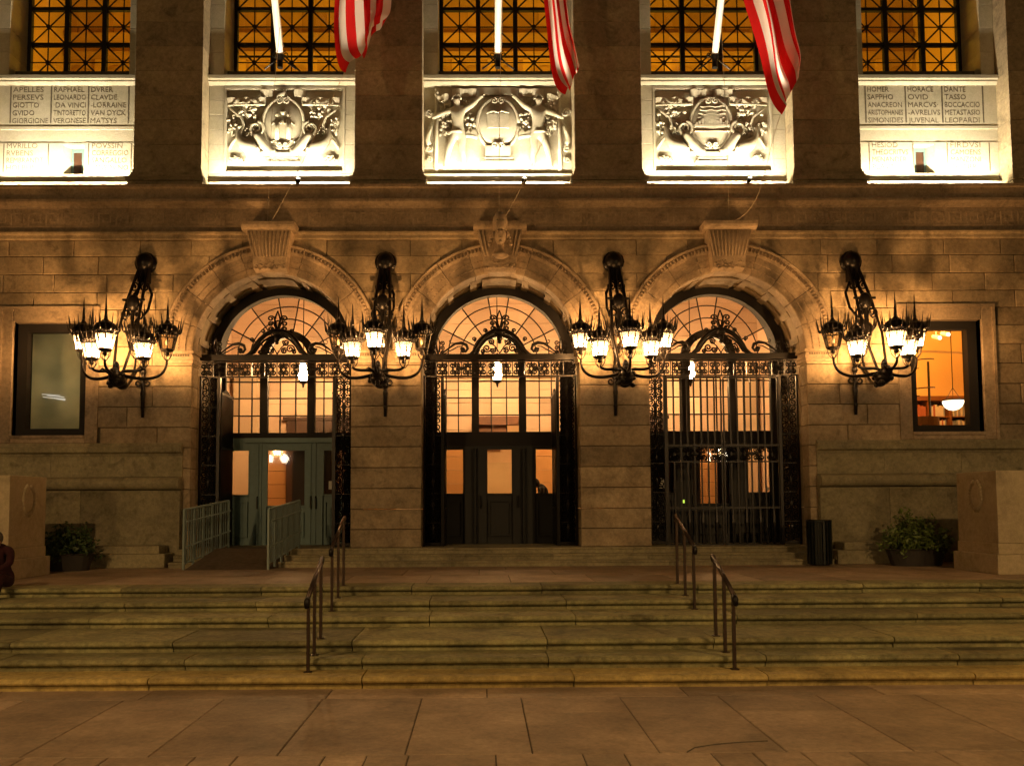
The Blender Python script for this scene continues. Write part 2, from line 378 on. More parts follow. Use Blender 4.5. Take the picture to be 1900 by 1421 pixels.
# ------------------------------------------------------------------ lower wall
def lower_wall():
    core = MB()
    # mortar backing behind the stones, open at the arches and the side windows
    def fill(x0, x1, z0, z1): core.box(x0, x1, .045, .5, z0, z1)
    for sgn in (-1, 1):
        a, b = sorted((sgn*7.06, sgn*9.40)); fill(a, b, -.0, 5.7)
        a, b = sorted((sgn*11.06, sgn*15.9)); fill(a, b, -.0, 5.7)
        a, b = sorted((sgn*9.40, sgn*11.06)); fill(a, b, -.0, 2.85)
    n = 20
    for cx in ARCH:     # spandrels
        for i in range(n):
            a0, a1 = PI*i/n, PI*(i+1)/n
            r = RI+.3
            p = [(cx+r*math.cos(a0), ZC+r*math.sin(a0)), (cx+r*math.cos(a0), 7.5), (cx+r*math.cos(a1), 7.5), (cx+r*math.cos(a1), ZC+r*math.sin(a1))]
            core.prism(p[::-1], .045, .5)
    for a, b in ((-3.1, -2.1), (2.1, 3.1)): fill(a, b, 4.9, 7.5)
    for sgn in (-1, 1):
        a, b = sorted((sgn*7.3, sgn*15.9)); fill(a, b, 5.7, 7.5)
    core.box(-15.9, 15.9, .06, .66, 7.45, 8.6)
    wall = core.build('lower_wall', 'mortar', BLD)
    def stone_poly(xa, xb, z0, z1, xl, xr):
        m = 6 if (xl(z0) > xa or xl(z1) > xa or xr(z0) < xb or xr(z1) < xb) else 1
        L, Rr = [], []
        for i in range(m+1):
            z = z0+(z1-z0)*i/m
            l, r = max(xa, xl(z)), min(xb, xr(z))
            if r-l > .02: L.append((l, z)); Rr.append((r, z))
        if len(L) < 2: return
        g = .007; d = random.uniform(-.004, .004)
        if m == 1:
            MB().cbox(xa+g, xb-g, d, .4, z0+g, z1-g, .012).build('stone', 'granite', wall)
        else:
            poly = [(x+g, z) for x, z in L][::-1] + [(x-g, z) for x, z in Rr]
            zmin, zmax = min(z for _, z in poly), max(z for _, z in poly)
            poly = [(x, min(max(z, zmin+g), zmax-g)) for x, z in poly]
            MB().prism(poly, d, .4).build('stone', 'granite', wall)
    def circ(cx, side):
        def fn(z):
            dz = z-ZC; R = RO-.06
            if dz < 0: return cx+side*RI
            return cx+side*math.sqrt(R*R-dz*dz) if dz < R else cx
        return fn
    INF = lambda v: (lambda z: v)
    for ci, (z0, z1) in enumerate(zip(COURSE, COURSE[1:])):
        low = z1 <= 4.96
        # piers between the arches
        for xl, xr, c in ((circ(-5.2, 1), circ(0, -1), -2.6), (circ(0, 1), circ(5.2, -1), 2.6)):
            if low:
                g = .006
                MB().cbox(c-.8+g-.0, c+.8-g, random.uniform(-.004, .004), 1.6, z0+g, z1-g, .012).build('stone', 'granite', wall)
            else:
                off = .55 if ci % 2 else -.15
                xs = [c-2.6, c-2.6+.9+off*.6, c+off, c+1.35+off*.7, c+2.6]
                for a, b in zip(xs, xs[1:]): stone_poly(a, b, z0, z1, xl, xr)
        # outer walls
        for sgn in (-1, 1):
            if sgn < 0: xl, xr = INF(-15.8), circ(-5.2, -1)
            else: xl, xr = circ(5.2, 1), INF(15.8)
            if z1 <= 2.2:
                a2, b2 = sorted((sgn*7.0, sgn*7.6)); MB().cbox(a2+.004, b2-.004, random.uniform(-.003, .003), .405, z0+.006, z1-.006, .01).build('stone', 'granite', wall); continue
            start = 5.2 if not low else 7.0
            x = start; first = True
            while x < 15.7:
                wd = random.uniform(1.15, 1.55)
                if first and ci % 2: wd *= .6
                first = False
                xe = min(x+wd, 15.8)
                segs = [(x, xe)]
                if 2.5 < z0 < 5.7 and z1 < 5.85:       # window surround zone 9.12..11.36
                    segs = []
                    if x < 9.12: segs.append((x, min(xe, 9.12)))
                    if xe > 11.36: segs.append((max(x, 11.36), xe))
                for a, b in segs:
                    if b-a < .12: continue
                    a2, b2 = (a, b) if sgn > 0 else (-b, -a)
                    stone_poly(a2, b2, z0, z1, xl, xr)
                x = xe
    # deep jamb stones beside the outer arches
    for sgn in (-1, 1):
        for z0, z1 in zip(COURSE, COURSE[1:]):
            if z1 <= 4.96:
                a, b = sorted((sgn*7.0, sgn*7.45)); MB().box(a, b, .41, 1.6, z0+.006, z1-.006).build('stone', 'granite', wall)
    # mouldings above the wall
    tr = MB().extrude_x([(.3,7.40),(-.03,7.40),(-.05,7.43),(-.05,7.50),(-.09,7.53),(-.10,7.57),(-.06,7.60),(.3,7.60)], -15.8, 15.8).build('string_course', 'granite', BLD)
    fr = MB().extrude_x([(.3,7.602),(-.02,7.602),(-.02,8.13),(.3,8.13)], -15.8, 15.8).build('frieze', 'granite_fine', BLD)
    co = MB().extrude_x([(.7,8.132),(-.05,8.132),(-.07,8.17),(-.16,8.22),(-.19,8.24),(-.19,8.30),(-.13,8.33),(-.13,8.56),(-.17,8.59),(-.17,8.65),(.7,8.65)], -15.8, 15.8).build('cornice', 'granite_fine', BLD)
    # Greek key along the frieze
    key = MB(); x = -15.6; t = .035
    while x < 15.6:
        if not any(abs(x+.2-c) < .75 for c in ARCH):
            z0, z1 = 7.70, 8.04; wd = .40
            for (a, b, c, d) in ((0,.40,z0,z0+t),(0,t,z0+t,z1),(t,.30,z1-t,z1),(.30-t,.30,z0+.10,z1-t),(.10,.30-t,z0+.10,z0+.10+t),(.10,.10+t,z0+.10+t,z0+.2)):
                key.box(x+a, x+b, -.0255, -.019, c, d)
        x += .40
    k = key.build('greek_key_band', 'granite_fine', fr); k['kind'] = 'stuff'
    # side plinths: sill course, torus, base
    for sgn in (-1, 1):
        pl = empty('plinth', parent=BLD)
        x0, x1 = sorted((sgn*7.17, sgn*15.8))
        def course(nm, prof, joints):
            x = x0
            while x < x1-.01:
                xe = min(x+random.uniform(*joints), x1)
                if x1-xe < .6: xe = x1
                MB().extrude_x(prof, x+.003, xe-.003).build(nm, 'granite_base', pl); x = xe
        course('sill_stone', [(.4,2.46),(-.05,2.46),(-.05,2.50),(-.12,2.54),(-.13,2.66),(-.08,2.70),(-.06,2.745),(.4,2.745)], (1.8, 2.6))
        course('plinth_stone', [(.4,1.985),(-.035,1.985),(-.035,2.455),(.4,2.455)], (1.3, 1.9))
        course('torus_stone', [(.4,1.68)]+[(-.13-.15*math.sin(PI*i/8), 1.69+.14*(1-math.cos(PI*i/8))) for i in range(9)]+[(-.06,1.98),(.4,1.98)], (1.8, 2.6))
        course('plinth_stone', [(.4,.0),(-.16,.0),(-.16,1.675),(.4,1.675)], (1.2, 1.8))
lower_wall()

# ------------------------------------------------------------------ the three arches
def arches():
    prof = [(RI,.35),(RI,0),(RI+.03,-.015),(RI+.15,-.015),(RI+.16,-.035),(RI+.30,-.035),(RI+.31,-.055),(RI+.44,-.055),(RI+.46,-.075),(RI+.50,-.10),(RI+.58,-.10),(RI+.60,-.13),(RO-.02,-.145),(RO,-.13),(RO,.35)]
    for ai, cx in enumerate(ARCH):
        ar = empty('arch_surround', parent=BLD)
        for k in range(10):
            a0 = PI*k/10+.003; a1 = PI*(k+1)/10-.003
            if k == 4: a1 = PI/2-.15
            if k == 5: a0 = PI/2+.15
            MB().sweep(prof, cx, ZC, a0, a1, 5).build('voussoir', 'granite_fine', ar)
        egg = MB()
        for i in range(84):
            a = PI*(i+.5)/84
            if abs(a-PI/2) < .19: continue
            r0, r1 = RI+.49, RI+.585; da = .009
            egg.add([(cx+r*math.cos(t), y, ZC+r*math.sin(t)) for r, t, y in ((r0,a-da,-.101),(r0,a+da,-.101),(r1,a+da,-.101),(r1,a-da,-.101),(r0+.015,a-da*.6,-.145),(r0+.015,a+da*.6,-.145),(r1-.01,a+da*.6,-.145),(r1-.01,a-da*.6,-.145))],
                    [(4,5,6,7),(0,1,5,4),(1,2,6,5),(2,3,7,6),(3,0,4,7)])
            for rr in (RI+.305, RI+.155):
                b = .006
                egg.add([(cx+r*math.cos(t), y, ZC+r*math.sin(t)) for r, t, y in ((rr-.02,a-b,-.036),(rr-.02,a+b,-.036),(rr+.012,a+b,-.036),(rr+.012,a-b,-.036),(rr-.02,a-b,-.05),(rr-.02,a+b,-.05),(rr+.012,a+b,-.06),(rr+.012,a-b,-.06))],
                        [(4,5,6,7),(0,1,5,4),(1,2,6,5),(2,3,7,6),(3,0,4,7)])
        e = egg.build('egg_and_dart_band', 'granite_fine', ar); e['kind'] = 'stuff'
        # soffit shell and coffer ribs
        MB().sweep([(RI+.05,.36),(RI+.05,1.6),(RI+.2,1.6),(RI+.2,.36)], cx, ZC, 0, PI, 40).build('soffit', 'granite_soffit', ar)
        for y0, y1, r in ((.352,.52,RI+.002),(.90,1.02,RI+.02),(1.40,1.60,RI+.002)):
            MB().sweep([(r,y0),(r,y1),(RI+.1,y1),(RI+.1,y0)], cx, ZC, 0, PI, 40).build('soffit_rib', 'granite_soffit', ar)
        for k in range(9):
            a = PI*(k+.5)/9
            if k == 4: MB().sweep([(RI-.035,.36),(RI-.035,1.58),(RI+.1,1.58),(RI+.1,.36)], cx, ZC, PI/2-.23, PI/2+.23, 4).build('soffit_block', 'granite', ar)
            else:
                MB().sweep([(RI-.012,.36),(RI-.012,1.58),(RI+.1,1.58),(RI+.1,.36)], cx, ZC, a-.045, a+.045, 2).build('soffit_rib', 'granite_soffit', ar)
        # imposts
        for s in (-1, 1):
            xi = cx+s*RI
            a, b = sorted((xi-s*.05, xi+s*.60))
            im = MB().box(a+.02, b-.02, -.06, 1.58, 4.55, 4.63).box(a+.0, b, -.085, 1.58, 4.631, 4.70).box(a+.03, b-.03, -.05, 1.58, 4.701, 4.77).box(a-.02, b+.01, -.11, 1.58, 4.771, 4.83)
            im.build('impost', 'granite_fine', ar)
            let = MB()
            for q in range(9):
                let.box(min(xi, xi+s*.58)+.05+q*.055, min(xi, xi+s*.58)+.085+q*.055, -.062, -.049, 4.71, 4.76)
            let.build('impost_carving', 'groove_grime_shade', ar)['kind'] = 'stuff'
        # keystone: tapered console with flutes and a cap
        zt, zb = 7.50, 6.62
        ks = MB()
        ks.add([(cx-.36,-.10,zb),(cx+.36,-.10,zb),(cx+.36,.34,zb),(cx-.36,.34,zb),(cx-.50,-.40,zt),(cx+.50,-.40,zt),(cx+.50,.34,zt),(cx-.50,.34,zt),(cx-.38,-.30,zb+.26),(cx+.38,-.30,zb+.26),(cx-.37,-.27,zb+.05),(cx+.37,-.27,zb+.05)],
            [(0,3,2,1),(4,5,6,7),(8,9,5,4),(10,11,9,8),(0,1,11,10),(1,2,6,5,9,11),(2,3,7,6),(3,0,10,8,4,7)])
        k0 = ks.build('keystone', 'granite_fine', ar)
        MB().extrude_x([(.34,7.502),(-.40,7.502),(-.43,7.53),(-.48,7.55),(-.50,7.60),(-.50,7.67),(.34,7.67)], cx-.60, cx+.60).build('keystone_cap', 'granite_fine', ar)
        fl = MB()
        for q in range(11):
            t = (q-5)/5.3
            if ai == 1 and abs(q-5) < 4: continue
            fl.tube([(cx+t*.36, -.305, zb+.30), (cx+t*.43, -.355, (zb+zt)/2+.15), (cx+t*.485, -.405, zt-.02)], .020, 6)
        fl.build('keystone_flutes', 'granite_fine', ar, smooth=True)['kind'] = 'stuff'
        cv = MB()
        for q in range(26):
            cv.ball((cx+random.uniform(-.34,.34), -.275, zb+random.uniform(.03,.24)), .035, .03, .03, 6, 4)
        cv.build('keystone_leaf_carving', 'granite_fine', ar, smooth=True)['kind'] = 'stuff'
        if ai == 1:   # helmeted head
            hd = MB()
            hd.lathe([(0,7.90),(.02,7.885),(.04,7.86),(.035,7.84),(.10,7.80),(.145,7.72),(.165,7.62),(.165,7.52),(.15,7.44),(.13,7.40)], (cx,-.60,0), 18, 1, 1.1)
            hd.ball((cx,-.60,7.30), .135, .17, .21, 16, 12)
            hd.ball((cx,-.77,7.33), .022, .05, .07, 8, 6).ball((cx,-.755,7.20), .045, .03, .018, 8, 6).ball((cx,-.735,7.12), .05, .045, .035, 8, 6)
            for s in (-1, 1):
                hd.ball((cx+s*.055,-.745,7.37), .03, .02, .016, 8, 6)
                hd.ball((cx+s*.15,-.60,7.32), .04, .05, .09, 8, 6)
                for q in range(4): hd.ball((cx+s*(.17+.02*q),-.52,7.34-.07*q), .05, .07, .05, 8, 6)
            hd.lathe([(.085,7.14),(.09,7.0),(.15,6.92),(.20,6.85),(.10,6.80),(0,6.79)], (cx,-.54,0), 14, 1, .8)
            h = hd.build('helmeted_head', 'granite_fine', ar, smooth=True)
            for s in (-1, 1):
                MB().ball((cx+s*.062,-.752,7.60), .028, .028, .022, 8, 6).build('visor_eye_hole', 'groove_grime_shade', ar)  # dark beads paint the shade inside the visor openings
    
arches()

# ------------------------------------------------------------------ upper wall
BAYS = (-10.4, -5.2, 0.0, 5.2, 10.4)
BH = 1.80
def upper_wall():
    core = MB().box(-15.8, 15.8, 1.15, 1.4, 8.6, 12.0)
    up = core.build('upper_wall', 'mortar', BLD)
    for c in (-13.0, -7.8, -2.6, 2.6, 7.8, 13.0):
        pr = empty('pier', parent=BLD)
        x0, x1 = c-.80, c+.80
        z = 9.22; i = 0
        while z < 20:
            h = .60
            MB().cbox(x0+.0, x1-.0, .4+random.uniform(-.002,.002), 1.9, z+.003, z+h-.003, .006).build('pier_stone', 'granite_pier', pr); z += h; i += 1
        for a, b, zz0, zz1 in ((.16,.16,8.65,8.80),(.13,.13,8.802,8.90),(.18,.18,8.902,8.99),(.10,.10,8.992,9.06),(.06,.06,9.062,9.14),(.02,.02,9.142,9.218)):
            MB().box(x0-a*.6, x1+a*.6, .4-b, 1.2, zz0, zz1).build('base_moulding', 'granite_pier', pr)
    for bi, c in enumerate(BAYS):
        bay = empty('window_bay', parent=BLD)
        x0, x1 = c-BH-.0, c+BH+.0
        # base moulding below the panel
        for y, z0, z1 in ((.62,8.652,8.84),(.65,8.842,8.95),(.68,8.952,9.03),(.74,9.032,9.09),(.80,9.092,9.16),(.87,9.162,9.30)):
            MB().box(x0+.02, x1-.02, y, 1.16, z0, z1).build('bay_base_moulding', 'granite_pale', bay)
        # window sill
        MB().extrude_x([(1.8,11.50),(.86,11.50),(.82,11.54),(.80,11.56),(.80,11.60),(.77,11.63),(.77,11.71),(.80,11.735),(1.8,11.735)], x0+.001, x1-.001).build('window_sill', 'granite_pale', bay)
        # stone jambs beside the window
        for s in (-1, 1):
            z = 11.74
            while z < 20:
                a, b = sorted((c+s*1.45, c+s*1.797)); MB().cbox(a, b, .89, 1.9, z+.003, z+.597, .006).build('jamb_stone', 'granite_pale', bay); z += .6
        # window lattice
        win = empty('lattice_window', parent=bay)
        wy = 1.72; p = .945
        zs = [12.05+k*p*.985 for k in range(8)]
        for k in range(4): MB().box(c-1.4175+k*p-.056, c-1.4175+k*p+.056, wy-.06, wy+.06, 11.74, 18.6).build('window_mullion', 'dark_frame', win)
        for z in zs:
            for k in range(3): MB().box(c-1.4175+k*p+.057, c-1.4175+(k+1)*p-.057, wy-.05, wy+.05, z-.04, z+.04).build('window_rail', 'dark_frame', win)
        lat = LATTICE.get('m')
        if lat is None:
            m = MB(); hw, hh = p/2-.057, p*.985/2-.041
            for a, b in (((-hw,0,-hh),(hw,0,hh)), ((-hw,.012,hh),(hw,.012,-hh))): m.tube([a, b], .021, 4)
            m.box(-.014, .014, -.03, -.012, -hh, hh).box(-hw, -.015, -.03, -.012, -.012, .012).box(.015, hw, -.03, -.012, -.012, .012)
            m.lathe([(0,-.03),(.055,-.03),(.055,.03),(0,.03)], (0,0,0), 10)
            m.v = m.v[:-40]+[(x, z-.02, y) for x, y, z in m.v[-40:]]
            lat = LATTICE['m'] = m.mesh('lattice', 'dark_frame')
            LATTICE['g'] = MB().box(-hw-.02, hw+.02, -.003, .003, -hh-.02, hh+.02).mesh('pane', 'glass')
        for r in range(-1, 6):
            for k in range(3):
                pos = (c-1.4175+(k+.5)*p, wy, zs[0]+(r+.5)*p*.985)
                put('lattice', lat, win, pos)
                if r >= 0 and r < 3: put('pane', LATTICE['g'], win, (pos[0], wy+.03, pos[2]))
        if bi in (1, 2, 3):
            MB().tube([(c-1.4, wy+.25, 12.98-.16), (c+1.4, wy+.25, 12.98-.16)], .03, 6).build('inner_bar', 'dark_frame', win)
    return
LATTICE = {}
upper_wall()

def upper_hall():
    h = empty('reading_hall', parent=BLD)
    MB().box(-15.8, 15.8, 11.0, 11.2, 8.7, 22).build('hall_back_wall', 'hall_wall', h)
    MB().box(-15.8, 15.8, 1.95, 11, 21.5, 21.7).build('hall_ceiling', 'hall_wall', h)
    MB().box(-15.8, 15.8, 1.95, 11, 8.75, 8.85).build('hall_floor', 'wood_dark', h)
    for s in (-1, 1):
        a, b = sorted((s*15.8, s*15.6)); MB().box(a, b, 1.95, 11, 8.85, 21.5).build('hall_end_wall', 'hall_wall', h)
    for z in (15.5, 16.2, 17.6, 18.3, 19.6):
        MB().extrude_x([(11,z),(10.85,z),(10.75,z+.12),(10.7,z+.22),(11,z+.25)], -15.5, 15.5).build('hall_cornice', 'hall_trim', h)
    i = 0
    for k in range(-12, 13):
        MB().box(k*1.3-.14, k*1.3+.14, 10.82, 11, 16.46, 17.58).build('hall_pilaster', 'hall_wall', h)
        MB().add(*ring_xz(k*1.3+.65, 10.88, 17.0, .22, .36, 20)).build('hall_roundel', 'hall_trim', h)
        MB().box(k*1.3-.45, k*1.3+.45, 10.9, 11, 18.6, 19.5).build('hall_panel', 'hall_trim', h)
    for x in (-10.4, -5.2, 0, 5.2, 10.4):
        light('POINT', 'hall_lamp_light', (x, 7.0, 13.2), HALL_W, (1.0, .51, .04), h, .5)
def ring_xz(cx, y, cz, r0, r1, n):
    vs = []; fs = []
    for i in range(n):
        a = 2*PI*i/n
        for r, yy in ((r0,y+.1),(r0,y),(r1,y),(r1,y+.1)): vs.append((cx+r*math.cos(a), yy, cz+r*math.sin(a)))
    for i in range(n):
        j = (i+1)%n
        for q in range(3): fs.append((i*4+q, j*4+q, j*4+q+1, i*4+q+1))
    return vs, fs
upper_hall()

# ------------------------------------------------------------------ skin-grown figures
def skin_mesh(name, nodes, edges, mat, sub=2, root=0):
    me = bpy.data.meshes.new(name); me.from_pydata([n[:3] for n in nodes], edges, []); me.update()
    o = bpy.data.objects.new(name, me); col.objects.link(o)
    o.modifiers.new('s', 'SKIN')
    for i, sv in enumerate(me.skin_vertices[0].data):
        r = nodes[i][3]; sv.radius = (r, r) if not isinstance(r, tuple) else r; sv.use_root = (i == root)
    m = o.modifiers.new('d', 'SUBSURF'); m.levels = sub; m.render_levels = sub
    dg = bpy.context.evaluated_depsgraph_get(); dg.update()
    out = bpy.data.meshes.new_from_object(o.evaluated_get(dg)); out.name = name
    bpy.data.objects.remove(o); bpy.data.meshes.remove(me)
    out.materials.clear(); out.materials.append(MAT[mat])
    out.polygons.foreach_set('use_smooth', [True]*len(out.polygons))
    return out
def text_mesh(body, size, width=None, mat='groove_grime_shade', depth=.0012):
    cu = bpy.data.curves.new('t', 'FONT'); cu.body = body; cu.size = size; cu.extrude = depth; cu.align_x = 'LEFT'
    cu.resolution_u = 2
    o = bpy.data.objects.new('t', cu); col.objects.link(o)
    dg = bpy.context.evaluated_depsgraph_get(); dg.update()
    me = bpy.data.meshes.new_from_object(o.evaluated_get(dg)); bpy.data.objects.remove(o)
    xs = [v.co.x for v in me.vertices]; sx = 1 if width is None else width/(max(xs)-min(xs)); mn = min(xs)
    for v in me.vertices: x, y, z = v.co; v.co = ((x-mn)*sx, -z, y)
    me.materials.clear(); me.materials.append(MAT[mat]); return me

# ------------------------------------------------------------------ carved panels
def oval(cx, y, cz, a, b, n=36): return [(cx+a*math.cos(2*PI*i/n), y, cz+b*math.sin(2*PI*i/n)) for i in range(n+1)]
def dome_oval(cx, y, cz, a, b, d, n=32, m=6):
    vs = []; fs = []
    for i in range(m+1):
        t = (PI/2)*i/m; s = math.cos(t)
        for j in range(n): vs.append((cx+a*s*math.cos(2*PI*j/n), y-d*math.sin(t), cz+b*s*math.sin(2*PI*j/n)))
    for i in range(m):
        for j in range(n): fs.append((i*n+j, i*n+(j+1)%n, (i+1)*n+(j+1)%n, (i+1)*n+j))
    return vs, fs
def ribbon(pts, h, y, t=.05, fold=.04):
    # a wavy band leaning forward; pts along x,z of its lower edge
    m = MB(); vs = []; n = len(pts)
    for i, (x, z) in enumerate(pts):
        yy = y-.10-fold*math.sin(i*1.9)
        vs += [(x, yy, z), (x, yy-.06, z+h), (x, yy+t-.06, z+h), (x, yy+t, z)]
    fs = []
    for i in range(n-1):
        for k in range(4): fs.append((i*4+k, (i+1)*4+k, (i+1)*4+(k+1)%4, i*4+(k+1)%4))
    fs += [(0,1,2,3), (n*4-1,n*4-2,n*4-3,n*4-4)]
    return m.add(vs, fs)
def leaves(cx, cz, y, rx, rz, n, seed):
    rnd = random.Random(seed); m = MB()
    for i in range(n):
        x, z = cx+rnd.uniform(-rx, rx), cz+rnd.uniform(-rz, rz)
        m.ball((x, y-.05-rnd.uniform(0,.07), z), rnd.uniform(.03,.06), .05, rnd.uniform(.03,.055), 7, 5, rnd.uniform(0,3))
    for i in range(n//4):
        x, z = cx+rnd.uniform(-rx, rx), cz+rnd.uniform(-rz, rz)
        m.tube([(cx, y-.03, cz-rz*1.1), ((x+cx)/2, y-.07, z-.05), (x, y-.06, z)], .014, 5)
    return m
def relief(bi, c):
    S = 'granite_pale'; Y = .99
    names = {1: 'seal', 2: 'youths', 3: 'ship'}
    rp = empty('carved_panel', parent=BLD)
    big = bi == 2
    x0, x1 = (c-BH+.02, c+BH-.02) if big else (c-1.43, c+1.49)
    z0, z1 = 9.32, 11.47
    MB().box(c-BH+.005, c+BH-.005, Y, 1.16, 9.302, 11.498).build('panel_ground', S, rp)
    if not big:
        # flanking ashlar and frame
        for xa, xb in ((c-BH+.004, x0), (x1, c+BH-.004)):
            z = 9.304
            for k in range(6): MB().cbox(xa+.002, xb-.002, .88, Y+.02, z+.002, z+.362, .006).build('flank_stone', S, rp); z += .365
        for xa, xb, za, zb in ((x0, x1, z1-.06, z1), (x0, x1, z0, z0+.05)):
            MB().box(xa+.002, xb-.002, .87, Y+.01, za, zb).build('panel_frame', S, rp)
        for xa, xb in ((x0, x0+.055), (x1-.055, x1)):
            MB().box(xa+.002, xb-.002, .87, Y+.01, z0+.052, z1-.062).build('panel_frame', S, rp)
    oz = 10.56; oa, ob = .49, .64
    ca = MB().add(*dome_oval(c, Y-.07, oz, oa, ob, .13)); ca = ca.build('oval_shield', S, rp, smooth=True)
    m = MB(); m.tube(oval(c, Y-.10, oz, oa+.01, ob+.01), .045, 8); m.build('shield_rim', S, rp, smooth=True)
    y = Y
    # little curls at top and bottom of the shield
    for s in (-1, 1):
        MB().tube(spiral(c+s*.09, oz+ob-.10, .085, 1.3, PI/2, y-.2, 14, s), .022, 6).build('shield_curl', S, rp, smooth=True)
        MB().tube(spiral(c+s*.09, oz-ob+.08, .085, 1.3, -PI/2, y-.2, 14, -s), .024, 6).build('shield_curl', S, rp, smooth=True)
    # pedestal with dentils
    m = MB().box(c-.42, c+.42, y-.22, y+.01, 9.56, 9.60)
    for q in range(18): m.box(c-.36+q*.041, c-.36+q*.041+.026, y-.2, y-.02, 9.602, 9.66)
    m.box(c-.36, c+.38, y-.19, y+.01, 9.663, 9.70)
    m.build('shield_pedestal', S, rp)
    if not big:
        m = MB().prism([(c-.34,9.70),(c+.34,9.70),(c+.16,9.83),(c-.16,9.83)], y-.18, y)
        m.build('pedestal_block', S, rp)
        for s in (-1, 1):
            pts = bez((c+s*.20,y-.13,9.80), (c+s*.42,y-.15,9.85), (c+s*.50,y-.15,10.15), (c+s*.66,y-.12,10.30), 8)
            MB().tube(pts, [.11,.115,.12,.125,.125,.12,.115,.11,.10], 8).build('scroll_strap', S, rp, smooth=True)
            m = MB(); m.tube(spiral(c+s*.66, 10.44, .19, 2.0, PI/2+.3*s, y-.12, 30, s), [.055-.001*i for i in range(31)], 8)
            m.tube([(c+s*.48,y-.08,10.62),(c+s*.6,y-.10,10.66),(c+s*.72,y-.1,10.62)], .025, 6)
            m.build('volute', S, rp, smooth=True)
            # dolphin: fat tapering body diving outward with a curled tail up the side
            pts = bez((c+s*.52,y-.10,9.86), (c+s*.85,y-.16,9.95), (c+s*1.15,y-.12,10.05), (c+s*1.10,y-.08,10.55), 12)
            rr = [.05,.10,.14,.16,.165,.155,.14,.12,.10,.08,.065,.05,.035]
            dm = MB().tube(pts, rr, 10)
            dm.ball((c+s*.50,y-.12,9.83), .09, .09, .07, 10, 6).ball((c+s*.44,y-.14,9.78), .06, .05, .03, 8, 5).ball((c+s*.60,y-.22,9.92), .03, .03, .03, 8, 5)
            dm.build('dolphin', S, rp, smooth=True)
            fm = MB()
            for q in range(5):
                a = q*.5
                fm.tube(spiral(c+s*(1.02+.06*q), 9.66+.05*(q % 2), .07, 1.1, a, y-.08, 12, s), .022, 5)
            fm.build('fin_curls', S, rp, smooth=True)
            MB().tube([(c+s*1.36,y-.05,11.02),(c+s*1.20,y-.10,10.86),(c+s*1.02,y-.11,10.72),(c+s*.96,y-.10,10.52),(c+s*1.05,y-.10,10.32),(c+s*1.2,y-.08,10.15),(c+s*1.33,y-.05,9.95)], .032, 7).build('drape_edge', S, rp, smooth=True)
            leaves(c+s*.88, 10.92, y, .24, .20, 34, bi*10+s).build('oak_leaves', S, rp, smooth=True)['kind'] = 'stuff'
            leaves(c+s*.92, 10.42, y, .16, .14, 16, bi*10+s+5).build('leaf_cluster', S, rp, smooth=True)['kind'] = 'stuff'
            leaves(c+s*1.25, 10.55, y, .10, .25, 12, bi*10+s+7).build('leaf_cluster', S, rp, smooth=True)['kind'] = 'stuff'
            ribbon([(c+s*(.44+.115*i), 11.02-.012*(i % 3)) for i in range(9)], .18, y, fold=.05).build('ribbon', S, rp)
            MB().tube([(c+s*1.36,y-.13,11.02),(c+s*.9,y-.2,11.0),(c+s*.46,y-.15,11.03)], .025, 6).build('ribbon_hem', S, rp, smooth=True)
        tops = ((-.55, -.28), (.25, .55)) if bi == 1 else ((-.50, .52),)
        for a, b in tops:
            n = max(3, int((b-a)/.09)); ribbon([(c+a+(b-a)*i/n, 11.24) for i in range(n+1)], .15, y, fold=.05).build('ribbon', S, rp)
        if bi == 1:
            MB().tube([(c-.14,y-.14,11.20),(c-.02,y-.2,11.27),(c+.05,y-.18,11.36)], [.05,.07,.04], 8).tube([(c+.05,y-.18,11.36),(c+.10,y-.16,11.24),(c+.16,y-.14,11.2)], .02, 6).build('shield_crest', S, rp, smooth=True)
            m = MB()      # two little figures on the seal
            for s in (-1, 1):
                q = c+s*.14
                m.tube([(q,y-.19,10.14),(q,y-.2,10.4),(q,y-.21,10.62)], [.05,.055,.065], 8); m.ball((q,y-.21,10.74), .05, .05, .06, 8, 6)
                m.tube([(q,y-.2,10.6),(q-s*.1,y-.22,10.52),(q-s*.12,y-.2,10.66)], .02, 6); m.tube([(q,y-.2,10.6),(q+s*.14,y-.18,10.5)], .02, 6)
            m.ball((c,y-.22,10.80), .06, .05, .06, 8, 6)
            for q in range(9): m.ball((c-.28+q*.07, y-.15, 10.10+.03*(q % 2)), .035, .04, .03, 6, 4)
            m.build('seal_figures', S, rp, smooth=True)
        else:
            m = MB()      # skyline and water lines
            for q in range(11): m.box(c-.40+q*.073, c-.345+q*.073, y-.20, y-.12, 10.50, 10.55+.05*((q*7) % 3))
            m.box(c-.43, c+.43, y-.205, y-.12, 10.44, 10.50).box(c-.42, c+.42, y-.21, y-.13, 10.33, 10.345)
            for k in range(4): m.tube([(c-.34+.02*k+i*.06, y-.17-.01*k, 10.68+.09*k+.015*math.sin(i*1.3+k)) for i in range(12)], .012, 5)
            m.build('skyline_carving', S, rp, smooth=False)
    else:
        MB().box(c-.31, c+.30, y-.17, y, 9.70, 9.99).build('pedestal_block', S, rp)
        # open book with wings of text on the shield
        m = MB().box(c-.26, c-.008, y-.235, y-.1, 10.42, 10.76).box(c+.008, c+.26, y-.235, y-.1, 10.42, 10.76).tube([(c-.28,y-.22,10.78),(c-.1,y-.24,10.83),(c,y-.22,10.80),(c+.1,y-.24,10.83),(c+.28,y-.22,10.78)], .025, 6)
        m.build('open_book', S, rp)
